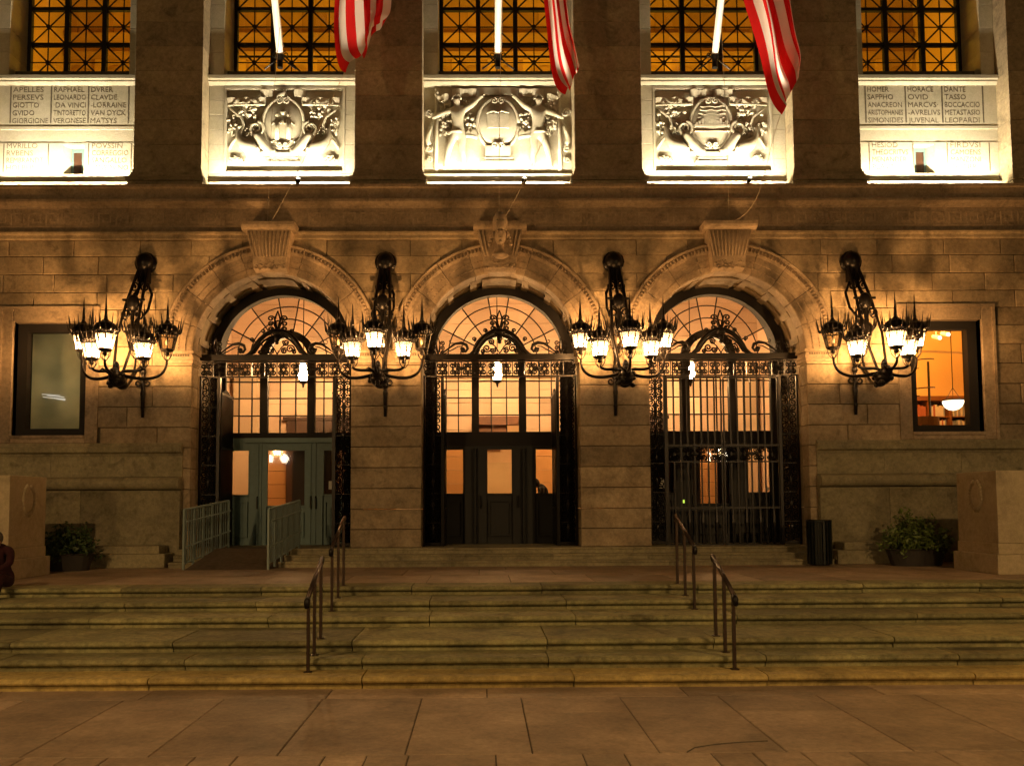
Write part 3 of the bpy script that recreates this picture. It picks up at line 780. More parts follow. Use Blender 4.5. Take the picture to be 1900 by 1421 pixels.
        for s in (-1, 1):
            X = c+s*.98; yy = y-.12
            nodes = [(X-s*.02, yy, 10.30, .115), (X-s*.01, yy, 10.50, .10), (X+s*.0, yy-.01, 10.72, .125), (X+s*.01, yy-.01, 10.90, .10), (X+s*.01, yy-.02, 11.00, .05), (X+s*.02, yy-.04, 11.10, .085), (X+s*.02, yy-.05, 11.19, .07),
                     (X-s*.12, yy, 10.25, .085), (X-s*.10, yy-.02, 9.95, .065), (X-s*.14, yy-.02, 9.80, .058), (X-s*.13, yy-.01, 9.50, .04), (X-s*.16, yy-.06, 9.42, .045),
                     (X+s*.10, yy, 10.25, .085), (X+s*.21, yy-.03, 9.95, .065), (X+s*.24, yy-.02, 9.80, .058), (X+s*.30, yy-.01, 9.50, .04), (X+s*.33, yy-.06, 9.42, .045),
                     (X-s*.16, yy, 10.90, .06), (X-s*.36, yy-.01, 11.02, .05), (X-s*.56, yy-.02, 11.22, .035), (X-s*.64, yy-.03, 11.24, .035),
                     (X+s*.16, yy, 10.88, .06), (X+s*.38, yy-.01, 10.80, .048), (X+s*.56, yy-.04, 10.70, .036), (X+s*.63, yy-.05, 10.68, .038)]
            edges = [(0,1),(1,2),(2,3),(3,4),(4,5),(5,6),(0,7),(7,8),(8,9),(9,10),(10,11),(0,12),(12,13),(13,14),(14,15),(15,16),(3,17),(17,18),(18,19),(19,20),(3,21),(21,22),(22,23),(23,24)]
            nodes = [(p[0], p[1], p[2], p[3]*(1.32 if i not in (4, 5, 6) else 1.12)) for i, p in enumerate(nodes)]
            put('carved_youth', skin_mesh('carved_youth', nodes, edges, S), rp)
            hm = MB()
            for q in range(16):
                a = PI*q/15; hm.ball((X+s*.02+.10*math.cos(a), yy-.04, 11.16+.09*math.sin(a)), .03, .06, .03, 6, 4)
            hm.ball((X+s*.02, yy-.14, 11.09), .014, .03, .025, 6, 4)
            hm.build('curly_hair', S, rp, smooth=True)
            MB().tube([(X-s*.16,yy-.03,10.28),(X-s*.05,yy-.10,10.33),(X+s*.10,yy-.08,10.34),(X+s*.24,yy-.02,10.28)], [.03,.06,.055,.03], 7).build('loin_drape', S, rp, smooth=True)
            MB().tube([(c+s*1.50,y-.06,9.42),(c+s*1.50,y-.08,10.3),(c+s*1.49,y-.08,11.25)], .045, 8).build('torch_staff', S, rp, smooth=True)
            fm = MB()
            for q in range(6): fm.ball((c+s*(1.47+.02*(q % 3)), y-.09, 11.22+.04*q), .06-.007*q, .05, .05, 7, 5)
            fm.build('torch_flame', S, rp, smooth=True)
            m = MB()
            for (dx, dz, r, a) in ((1.66, 10.85, .12, 0), (1.68, 9.95, .09, 1), (1.68, 9.68, .08, 2)):
                m.tube(spiral(c+s*dx, dz, r, 1.5, a, y-.06, 18, s), .026, 6)
            m.tube(bez((c+s*1.66,y-.06,10.05), (c+s*1.80,y-.1,10.2), (c+s*1.62,y-.1,10.4), (c+s*1.6,y-.06,10.55), 8), [.05,.06,.06,.06,.055,.05,.04,.03,.02], 7)
            m.build('side_scrolls', S, rp, smooth=True)
            leaves(c+s*.66, 10.62, y, .14, .22, 20, 40+s).build('leaf_cluster', S, rp, smooth=True)['kind'] = 'stuff'
            leaves(c+s*1.25, 10.55, y, .16, .26, 24, 50+s).build('leaf_cluster', S, rp, smooth=True)['kind'] = 'stuff'
            leaves(c+s*1.25, 11.02, y, .16, .12, 14, 60+s).build('leaf_cluster', S, rp, smooth=True)['kind'] = 'stuff'
            leaves(c+s*.72, 11.08, y, .14, .10, 10, 66+s).build('leaf_cluster', S, rp, smooth=True)['kind'] = 'stuff'
            ribbon([(c+s*(.52+.10*i), 11.24) for i in range(7)], .17, y, fold=.03).build('ribbon', S, rp)
            ribbon([(c+s*(1.2+.09*i), 11.14-.02*i) for i in range(4)], .15, y, fold=.04).build('ribbon', S, rp)
            MB().tube(bez((c+s*.50,y-.13,10.20), (c+s*.6,y-.15,10.24), (c+s*.75,y-.14,10.26), (c+s*.9,y-.1,10.26), 6), .05, 7).build('garland', S, rp, smooth=True)
        MB().box(c-.44, c+.44, y-.12, y, 11.28, 11.46).build('top_tablet', S, rp)
for bi in (1, 2, 3): relief(bi, BAYS[bi])
for o in list(bpy.data.objects):     # shallow the carving: low relief, not sculpture in the round
    if o.parent and o.parent.name.startswith('carved_panel') and o.type == 'MESH' and not o.name.startswith(('panel_', 'flank_')):
        for v in o.data.vertices: v.co.y = .992+(v.co.y-.99)*.78

NAMES = {0: ([['APELLES','PERSEVS','GIOTTO','GVIDO','GIORGIONE'],['RAPHAEL','LEONARDO','·DA VINCI','TINTORETTO','VERONESE'],['DVRER','CLAVDE','-LORRAINE','VAN DYCK','MATSYS']],
              [['MVRILLO','RVBENS','REMBRANDT','HOLBEIN'],['POVSSIN','CORREGGIO','SANGALLO','SANSOVINO']]),
         4: ([['HOMER','SAPPHO','ANACREON','ARISTOPHANES','SIMONIDES'],['HORACE','OVID','MARCVS·','-AVRELIVS','JUVENAL'],['DANTE','TASSO','BOCCACCIO','METASTASIO','LEOPARDI']],
              [['HESIOD','THEOCRITVS','MENANDER','PLAVTVS'],['FIRDVSI','CAMOENS','MANZONI','TEGNER']])}
def name_panel(bi, c):
    S = 'granite_pale'; Y = .88
    npn = empty('name_panel', parent=BLD)
    top, bot = NAMES[bi]
    xa, xb = c-BH+.004, c+BH-.004
    MB().box(xa, xb, Y, 1.16, 10.48, 11.498).build('upper_tablet', S, npn)
    MB().box(xa, xb, Y+.012, 1.16, 10.08, 10.40).build('plain_band', S, npn)
    MB().box(xa, xb, Y-.012, 1.16, 10.402, 10.478).build('tablet_moulding', S, npn)
    # lower tablets with a splayed slit between
    sx = c+(.16 if bi == 0 else -.02)
    for a, b, s in ((xa, sx-.26, -1), (sx+.26, xb, 1)):
        MB().prism([(a,9.302),(b,9.302),(b,10.078),(a,10.078)], Y, 1.16).build('lower_tablet', S, npn)
    MB().add([(sx-.26,Y,9.305),(sx-.15,1.14,9.305),(sx-.15,1.14,10.02),(sx-.26,Y,10.02)], [(0,1,2,3)]).build('slit_reveal', S, npn)
    MB().add([(sx+.26,Y,9.305),(sx+.15,1.14,9.305),(sx+.15,1.14,10.02),(sx+.26,Y,10.02)], [(3,2,1,0)]).build('slit_reveal', S, npn)
    MB().box(sx-.258, sx+.258, Y+.005, 1.16, 10.022, 10.077).build('slit_lintel', S, npn)
    MB().box(sx-.15, sx-.10, 1.10, 1.14, 9.305, 10.02).box(sx+.10, sx+.15, 1.10, 1.14, 9.305, 10.02).box(sx-.10, sx+.10, 1.10, 1.14, 9.93, 10.02).build('slit_frame', 'teal_paint', npn)
    MB().box(sx-.10, sx+.10, 1.115, 1.135, 9.305, 9.93).build('slit_shutter', 'wood_dark', npn)
    cols = [c-1.33, c-.345, c+.55] if bi == 0 else [c-1.37, c-.38, c+.52]
    ends = [cols[0]-.05, cols[1]-.06, cols[2]-.06, c+1.46]
    for i, x in enumerate(ends):
        MB().box(x-.016, x+.016, Y-.004, Y, 10.56, 11.48).build('column_rule', 'groove_grime_shade', npn)
    for ci, lines in enumerate(top):
        for li, t in enumerate(lines):
            n = len(t); wd = min(.86, max(.50, .105*n)); wd = min(wd, ends[ci+1]-cols[ci]-.06)
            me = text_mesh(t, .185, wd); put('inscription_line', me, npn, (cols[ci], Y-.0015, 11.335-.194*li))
    lx = [c-1.44, c+.60] if bi == 0 else [c-1.30, c+.62]
    for ci, lines in enumerate(bot):
        for li, t in enumerate(lines):
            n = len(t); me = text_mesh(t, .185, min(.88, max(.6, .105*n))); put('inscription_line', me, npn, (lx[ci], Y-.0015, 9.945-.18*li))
    for x in (lx[0]-.07, lx[0]+1.0, lx[1]-.08, lx[1]+.95):
        MB().box(x-.014, x+.014, Y-.004, Y, 9.36, 10.06).build('column_rule', 'groove_grime_shade', npn)
name_panel(0, BAYS[0]); name_panel(4, BAYS[4])

# ------------------------------------------------------------------ flood lights on the ledge
FL = {-10.4: 'under the left name tablets', -5.2: 'under the left carved panel', 0.0: 'under the carved panel with two youths', 5.2: 'under the right carved panel', 10.4: 'under the right name tablets'}
for c in BAYS:
    f = tag(empty('flood_light', (c, .45, 8.652)), 'long slim ledge flood lamp lying '+FL[c], 'flood lamp', 'flood lamps on the ledge')
    MB().extrude_x([(-.05,0),(.05,0),(.05,.05),(-.05,.10)], -1.62, 1.62).build('housing', 'white_paint', f)
    MB().add([(-1.58,.046,.058),(1.58,.046,.058),(1.58,-.044,.104),(-1.58,-.044,.104)], [(0,1,2,3)]).build('lens', 'flood_lens', f)
    light('AREA', 'flood_light_source', (0, .02, .12), FLOOD_W, (1.0, .84, .60), f, direction=(0, .45, .89), shape='RECTANGLE', size=3.0, size_y=.05, spread=math.radians(140))

# ------------------------------------------------------------------ side windows
def side_window(s):
    wn = empty('side_window', parent=BLD)
    X = lambda a, b: tuple(sorted((s*a, s*b)))
    # stone surround with a raised outer moulding
    for a, b, z0, z1 in ((9.12, 9.40, 2.75, 5.85), (11.06, 11.36, 2.75, 5.85), (9.402, 11.058, 5.52, 5.85), (9.402, 11.058, 2.75, 2.86)):
        x0, x1 = X(a, b); MB().cbox(x0, x1, -.02, .45, z0, z1, .015).build('window_surround', 'granite_fine', wn)
    for a, b, z0, z1 in ((9.10, 9.16, 2.75, 5.80), (11.30, 11.36, 2.75, 5.80), (9.10, 11.36, 5.802, 5.87)):
        x0, x1 = X(a, b); MB().box(x0, x1, -.05, -.021, z0, z1).build('surround_moulding', 'granite_fine', wn)
    x0, x1 = X(9.40, 11.06)
    MB().box(x0, x1, -.04, .30, 2.862, 2.93).build('window_sill', 'granite_fine', wn)
    for a, b, z0, z1 in ((9.402, 9.62, 2.932, 5.518), (10.84, 11.058, 2.932, 5.518), (9.622, 10.838, 5.33, 5.518), (9.622, 10.838, 2.932, 3.10)):
        x0, x1 = X(a, b); MB().box(x0, x1, .20, .42, z0, z1).build('window_frame', 'dark_frame', wn)
    x0, x1 = X(9.60, 10.86)
    MB().box(x0, x1, .36, .366, 3.08, 5.35).build('window_pane', 'blind_glass' if s < 0 else 'glass', wn)
    if s < 0:
        MB().box(x0-.2, x1+.2, .52, .54, 2.9, 5.6).build('window_blind', 'blind', wn)
        for k, (xx, zz, l) in enumerate(((-10.62, 3.93, .42), (-10.50, 3.90, .40), (-10.60, 3.865, .52), (-10.42, 3.85, .34))):
            MB().tube([(xx, .47, zz), (xx+l, .47, zz-.035-.01*k)], .006, 5).build('reflected_streak', 'streak_glow', wn)  # added glowing strips stand in for moving lights reflected in the pane
for s in (-1, 1): side_window(s)
light('POINT', 'blind_room_light', (-10.2, 1.9, 4.4), 230, (1, .86, .56), BLD, .2)
def left_room():
    r = empty('blind_room', parent=BLD)
    MB().box(-12.5, -8.6, 2.2, 2.3, 2.3, 6.2).box(-12.6, -12.5, .5, 2.3, 2.3, 6.2).box(-8.6, -8.5, .5, 2.3, 2.3, 6.2).box(-12.5, -8.6, .5, 2.2, 6.1, 6.2).box(-12.5, -8.6, .5, 2.2, 2.3, 2.4).build('room_shell', 'room_wall', r)
left_room()
def right_room():
    r = empty('reading_room', parent=BLD)
    MB().box(8.6, 15.6, 5.2, 5.3, .5, 7.0).build('room_wall', 'room_wall', r)
    MB().box(8.5, 8.6, .55, 5.3, .5, 7.0).build('room_wall', 'room_wall', r)
    MB().box(15.6, 15.7, .55, 5.3, .5, 7.0).build('room_wall', 'room_wall', r)
    MB().box(8.6, 15.6, .55, 5.2, 6.9, 7.0).build('room_ceiling', 'room_wall', r)
    MB().box(8.6, 15.6, .55, 5.2, .5, .6).build('room_floor', 'interior_floor', r)
    m = MB()
    for k in range(12):
        a = 8.6+k*.6; m.add([(a,5.19,5.35+.35*math.sin(k*.26)),(a+.6,5.19,5.35+.35*math.sin((k+1)*.26)),(a+.6,5.12,5.40+.35*math.sin((k+1)*.26)),(a,5.12,5.40+.35*math.sin(k*.26))], [(0,1,2,3)])
    m.build('vault_line', 'interior_trim', r)
    light('POINT', 'reading_room_light', (11.0, 2.0, 6.2), ROOM_W, (1.0, .44, .07), r, .3)
right_room()
def right_room_things():
    b = tag(empty('bookcase', (12.6, 4.85, .6)), 'wooden bookcase of books behind the bowl lamp', 'bookcase')
    MB().box(-.95, .95, -.2, .3, 3.62, 3.75).build('top_board', 'wood', b)
    for x in (-.93, -.3, .3, .93): MB().box(x-.04, x+.04, -.2, .3, 0, 3.615).build('upright', 'wood', b)
    for z in (2.3, 2.72, 3.14): MB().box(-.89, .89, -.18, .28, z, z+.03).build('shelf', 'wood', b)
    for z in (2.335, 2.755, 3.175):
        x = -.86
        while x < .84:
            wd = random.uniform(.04, .07)
            if not any(abs(x+wd/2-u) < .09 for u in (-.3, .3)): MB().box(x, x+wd-.006, -.12, .2, z, z+random.uniform(.26, .34)).build('book', random.choice(('book_pale','book_pale','book_red','book_blue')) if x > -.3 else 'book_red', b)
            x += wd
    MB().box(-.95, .95, .3, .32, 0, 3.6).build('back_board', 'wood_dark', b)
    p = tag(empty('bowl_lamp', (12.05, 3.0, 6.9)), 'glowing white bowl lamp hanging in the orange lit window', 'lamp')
    MB().tube([(0,0,0),(0,0,-2.55)], .012, 6).build('chain', 'bronze_dark', p)
    for a in range(3):
        t = a*2*PI/3; MB().tube([(0,0,-2.55),(.22*math.cos(t),.22*math.sin(t),-2.88)], .008, 5).build('bowl_strap', 'bronze_dark', p)
    MB().lathe([(.26,-2.88),(.255,-2.95),(.21,-3.05),(.13,-3.12),(.03,-3.15),(0,-3.15)], (0,0,0), 20).build('bowl', 'bowl_glow', p, smooth=True)
    MB().lathe([(.27,-2.86),(.275,-2.88),(.265,-2.90)], (0,0,0), 20).build('bowl_rim', 'bronze_dark', p)
    light('POINT', 'bowl_light', (0, 0, -2.75), 18, (1, .62, .25), p, .15)
    st = tag(empty('spiral_stair', (11.10, 3.0, .6)), 'dark metal spiral stair rail at the orange lit window', 'stair')
    MB().tube([(.32,0,0),(.32,0,4.45)], .03, 8).build('post', 'bronze_dark', st)
    for z in (3.55, 4.3):
        MB().tube([(.42*math.cos(a)*1.0, .42*math.sin(a), z+.10*a/PI) for a in [PI*1.9-i*PI*1.6/14 for i in range(15)]], .016, 6).build('hoop_rail', 'bronze_dark', st)
    MB().lathe([(.02,2.62),(.5,2.62),(.5,2.95),(.48,2.95),(.48,2.66),(.02,2.66)], (0,0,0), 20).build('landing_drum', 'wood_dark', st)
    for k in range(14): MB().box(0, .5, -.1, .1, 0, .03).build('tread', 'wood_dark', st, (0, 0, .18*k+.1)).rotation_euler[2] = k*.5
    tk = tag(empty('track_spotlight', (11.72, 3.0, 5.72)), 'small white twin spotlight near the ceiling of the orange window', 'spotlight')
    MB().box(-.25, .35, -.02, .02, .18, .21).build('track', 'white_paint', tk)
    for x, t in ((-.06, -.05), (.17, .04)):
        MB().tube([(x,0,.18),(x,0,.08+t)], .012, 6).build('spot_arm', 'white_paint', tk)
        MB().tube([(x-.05,.06,.06+t),(x+.03,-.10,.0+t)], .055, 10).build('spot_can', 'white_paint', tk)
        MB().ball((x+.035,-.12,-.005+t), .05, .02, .05, 10, 6).build('spot_lens', 'spot_glow', tk)
    MB().tube([(0,0,.21),(0,0,1.18)], .008, 5).build('hanger', 'white_paint', tk)
right_room_things()

# ------------------------------------------------------------------ vestibule behind the doors
def vestibule():
    v = empty('vestibule', parent=BLD)
    W_ = 'interior_wall'
    MB().box(-7.9, 7.9, 1.75, 6.3, .27, .36).build('vestibule_floor', 'interior_floor', v)
    MB().box(-7.9, 7.9, 1.85, 6.3, 7.36, 7.4).build('vestibule_ceiling', W_, v)
    for s in (-1, 1):
        a, b = sorted((s*7.9, s*8.0)); MB().box(a, b, 1.75, 6.3, .3, 7.4).build('vestibule_side_wall', W_, v)
    # back wall in courses with a central opening
    for a, b in ((-7.9, -.62), (.72, 7.9)):
        z = .36
        while z < 7.3:
            h = min(.40, 7.36-z)
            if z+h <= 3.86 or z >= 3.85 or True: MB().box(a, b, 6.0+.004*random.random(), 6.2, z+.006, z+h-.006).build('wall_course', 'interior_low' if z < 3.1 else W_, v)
            z += h
    z = 3.96
    while z < 7.3:
        h = min(.40, 7.36-z); MB().box(-.614, .714, 6.0, 6.2, z+.006, z+h-.006).build('wall_course', W_, v); z += h
    MB().box(-7.9, 7.9, 6.18, 6.3, 4.0, 7.36).build('wall_backing', 'interior_trim', v)
    for x in (-7.4, -2.6, 2.6, 7.4): MB().box(x-.35, x+.35, 5.75, 5.998, .36, 5.1).build('wall_pilaster', 'interior_trim', v)
    MB().extrude_x([(6.0,5.1),(5.7,5.1),(5.62,5.2),(5.6,5.32),(6.0,5.34)], -7.9, 7.9).build('wall_cornice', 'interior_trim', v)
    # wood door head and side doors
    MB().box(-.70, .80, 5.9, 6.25, 3.70, 3.95).build('door_head', 'wood', v)
    for a, b in ((-.72, -.615), (.715, .82)): MB().box(a, b, 5.88, 6.25, .36, 3.70).build('door_jamb', 'wood', v)
    for k, (a, b) in enumerate(((-.60, -.10), (-.06, .32))): MB().box(a, b, 6.1, 6.14, 3.05, 3.695).build('wood_panel', 'wood', v)
    for c, o in ((-5.2, 0), (5.2, -1.0)):
        MB().box(c-1.0+o, c+.85+o, 5.86, 5.995, .36, 3.85).build('side_door', 'wood_dark', v)
        MB().box(c-1.1+o, c+.95+o, 5.80, 5.995, 3.852, 3.95).build('side_door_head', 'wood_dark', v)
        for k in range(5): MB().box(c-.1+o+k*.12, c-.05+o+k*.12, 5.84, 5.86, 3.45, 3.62).build('door_grille_bar', 'rail_bronze', v)
    # stair hall beyond
    for k in range(16):
        MB().box(-2.2, 2.2, 7.4+k*.34, 14, .36+k*.16, .36+(k+1)*.16-.004).build('stair_tread', 'interior_trim', v)
    MB().box(-2.3, 2.3, 13.4, 13.5, .3, 7).build('stair_back_wall', W_, v)
    for s in (-1, 1):
        a, b = sorted((s*2.2, s*2.3)); MB().box(a, b, 6.3, 13.4, .3, 7).build('stair_side_wall', W_, v)
    MB().box(-2.3, 2.3, 6.3, 13.4, 7, 7.1).build('stair_ceiling', W_, v)
    MB().box(-2.3, 2.3, 6.3, 7.4, .27, .36).build('stair_floor', 'interior_floor', v)
    MB().box(-.35, .30, 13.3, 13.4, 3.4, 5.6).build('wood_panel', 'wood', v)
    light('POINT', 'stair_hall_light', (0, 8.2, 6.0), STAIR_W, (1.0, .66, .26), v, .3)
    # dark inner storm porches behind the outer doors
    MB().box(-5.22, -4.1, 2.3, 2.36, .37, 2.95).build('storm_porch_panel', 'wood_dark', v)
    MB().box(-6.9, -4.1, 2.3, 2.9, 2.952, 3.02).build('storm_porch_top', 'wood_dark', v)
    MB().box(3.7, 5.12, 2.3, 2.36, .37, 2.95).build('storm_porch_panel', 'wood_dark', v)
    MB().box(5.56, 6.05, 2.3, 2.36, .37, 2.95).build('storm_porch_panel', 'wood_dark', v)
vestibule()
for c, w_ in ((-5.2, 'left'), (0, 'middle'), (5.2, 'right')):
    p = tag(empty('pendant_lantern', (c, 3.4, 7.36)), 'bright hanging lantern seen through the %s arched doorway' % w_, 'lantern', 'pendant lanterns in the entrance hall')
    MB().tube([(0,0,0),(0,0,-2.05)], .012, 6).build('chain', 'bronze_dark', p)
    MB().lathe([(0,-2.0),(.05,-2.05),(.06,-2.12),(.14,-2.2),(.13,-2.24),(0,-2.24)], (0,0,0), 8).build('cap', 'bronze_dark', p)
    for i in range(6):
        t = i*PI/3; MB().tube([(.135*math.cos(t),.135*math.sin(t),-2.24),(.15*math.cos(t),.15*math.sin(t),-2.45),(.11*math.cos(t),.11*math.sin(t),-2.72)], .011, 5).build('cage_bar', 'bronze_dark', p)
    MB().lathe([(.05,-2.25),(.10,-2.29),(.105,-2.36),(.05,-2.40),(.115,-2.44),(.125,-2.56),(.085,-2.70),(0,-2.70)], (0,0,0), 6).build('glass_body', 'pendant_glow', p)
    MB().lathe([(.13,-2.70),(.12,-2.75),(.04,-2.79),(.02,-2.88),(0,-2.9)], (0,0,0), 8).build('base_finial', 'bronze_dark', p)

# ------------------------------------------------------------------ door screens
def screen(ai, c):
    Y0, Y1 = 1.60, 1.72
    D = 'dark_frame'
    sc = empty('door_screen', parent=BLD)
    low = 'teal_paint' if ai == 0 else 'door_dark'
    def bx(nm, x0, x1, z0, z1, mat=D, y0=Y0, y1=Y1, par=sc): return MB().box(c+x0, c+x1, y0, y1, z0, z1).build(nm, mat, par)
    # outer frame
    for s in (-1, 1):
        a, b = sorted((s*1.52, s*1.86)); bx('frame_post', a, b, .37, 4.89)
    MB().sweep([(1.57,1.44),(1.57,Y1),(1.98,Y1),(1.98,Y0),(1.76,1.598),(1.76,1.44)], c, 5.0, -.02, PI+.02, 36).build('fan_frame', D, sc)
    MB().sweep([(1.585,1.18),(1.585,1.435),(1.81,1.435),(1.81,1.18)], c, ZC, 0, PI, 36).build('arch_frame', D, sc)
    bx('transom_rail', -1.52, 1.52, 4.86, 4.99)
    hw = .58
    for s in (-1, 1): bx('mullion', s*hw-.09, s*hw+.09, 3.112, 4.858, y0=Y0-.03, y1=Y1+.02)
    MB().sweep([(.49,Y0-.03),(.49,Y1+.02),(.67,Y1+.02),(.67,Y0-.03)], c, 4.97, 0, PI, 20).build('inner_arch', D, sc)
    bx('transom_rail', -1.52, 1.52, 2.98 if ai == 0 else 2.76, 3.11)
    # glazing bars
    vs = [-1.20, -.885, -.19, .19, .885, 1.20] if ai != 1 else [-1.30, -1.0, -.19, .19, 1.0, 1.30]
    for x in vs: bx('glazing_bar', x-.014, x+.014, 3.112, 4.858, y0=1.64, y1=1.68)
    for z in (3.53, 3.96, 4.37):
        for a, b in ((-1.52, -.672), (-.488, .488), (.672, 1.52)): bx('glazing_bar', a, b, z-.014, z+.014, y0=1.635, y1=1.685)
    for i in range(3):
        for k, (a, b) in enumerate(((-1.52, -.672), (-.488, .488), (.672, 1.52))):
            pass
    for z0, z1 in ((3.11, 3.53), (3.53, 3.96), (3.96, 4.37), (4.37, 4.87)):
        xs = sorted([-1.52, 1.52, -.67, -.49, .49, .67]+vs)
        for a, b in zip(xs, xs[1:]):
            if (round(a, 2), round(b, 2)) in ((-.67, -.49), (.49, .67)): continue
            MB().box(c+a, c+b, 1.658, 1.662, z0, z1).build('pane', 'glass', sc)
    fan = [80, 100, 53, 127, 26, 154]
    for a in fan:
        t = math.radians(a); MB().tube([(c+.67*math.cos(t), 1.66, 4.97+.67*math.sin(t)), (c+1.6*math.cos(t), 1.66, 5.0+1.6*math.sin(t))], .016, 4).build('fan_bar', D, sc)
    for r in (1.25, .94):
        MB().tube([(c+r*math.cos(PI*i/32), 1.66, 5.0+r*math.sin(PI*i/32)) for i in range(33)], .015, 4).build('fan_bar', D, sc)
    angs = [0, 26, 53, 80, 100, 127, 154, 180]
    for a0, a1 in zip(angs, angs[1:]):
        n = 4; pts = [(c+.66*math.cos(math.radians(a1+(a0-a1)*i/n)), 5.0+.66*math.sin(math.radians(a1+(a0-a1)*i/n))) for i in range(n+1)][::1]
        out = [(c+1.6*math.cos(math.radians(a0+(a1-a0)*i/n)), 5.0+1.6*math.sin(math.radians(a0+(a1-a0)*i/n))) for i in range(n+1)]
        MB().prism(pts+out, 1.672, 1.676).build('fan_pane', 'glass', sc)
    # lower zone: doors and sidelights as framed panels
    if ai == 1: gl = [(-1.36, -.86, 1.57, 2.70), (-.32, .33, 1.57, 2.70), (.87, 1.38, 1.57, 2.70)]
    else: gl = [(-1.46, -.90, 1.57, 2.70), (-.49, .47, 1.30, 2.70), (.88, 1.46, 1.57, 2.70)]
    top = 2.758 if ai else 2.978
    dr = empty('entrance_door', parent=sc)
    x = -1.52
    y0 = 1.58
    for gi, (a, b, z0, z1) in enumerate(gl):
        bx('door_stile', x, a, .37, top, low, y0, 1.70)
        bx('door_rail', a, b, z1, top, low, y0+.01, 1.70)
        bx('door_panel', a, b, .37, z0, low, y0+.07, 1.70)
        bx('door_pane', a, b, z0, z1, 'glass', 1.64, 1.645)
        # raised mouldings round glass and a sunk field below
        for (p, q, r, s_) in ((a, b, z1-.03, z1), (a, b, z0, z0+.03)): bx('glass_bead', p, q, r, s_, low, y0-.012, y0+.03)
        for (p, q) in ((a, a+.028), (b-.028, b)): bx('glass_bead', p, q, z0+.03, z1-.03, low, y0-.012, y0+.03)
        zt = z0-.14
        for (p, q, r, s_) in ((a+.05, b-.05, zt-.03, zt), (a+.05, b-.05, .56, .59)): bx('panel_bead', p, q, r, s_, low, y0+.01, y0+.072)
        for (p, q) in ((a+.05, a+.08), (b-.08, b-.05)): bx('panel_bead', p, q, .59, zt-.03, low, y0+.01, y0+.072)
        x = b
    bx('door_stile', x, 1.52, .37, top, low, y0, 1.70)
    for xx in ((-.70, .60, .72) if ai == 0 else (-.46, .46)):
        MB().tube([(c+xx, y0-.02, 1.25), (c+xx, y0-.07, 1.28), (c+xx, y0-.07, 1.52), (c+xx, y0-.02, 1.55)], .014, 6).build('door_handle', 'bronze_dark', dr)
    if ai == 0:
        for xx in (-.70, -.62, .58, .70): bx('door_post', xx-.02, xx+.02, .37, top-.04, low, y0-.03, y0-.001)
        bx('door_cornice', -1.0, 1.5, 2.86, 2.976, low, y0-.07, y0-.002)
        bx('notice', 1.02, 1.14, 1.72, 1.92, 'paper', 1.62, 1.632); 
    if ai == 2:
        bx('notice', -1.28, -1.14, 1.70, 1.95, 'paper', 1.56, 1.572)
        bx('exit_dot', -.72, -.67, 1.34, 1.42, 'green_dot', 1.56, 1.57)
        MB().lathe([(0,0),(.05,0),(.05,.01),(0,.01)], (0,0,0), 10).build('round_sticker', 'paper', sc, (c+1.38, 1.632, 1.68)).rotation_euler[0] = PI/2
    if ai == 1:
        for xx in (-.60, .60):
            MB().tube([(c+xx, 1.50, .37), (c+xx, 1.50, 2.7)], .05, 8).build('door_column', low, dr)
for ai, c in enumerate(ARCH): screen(ai, c)

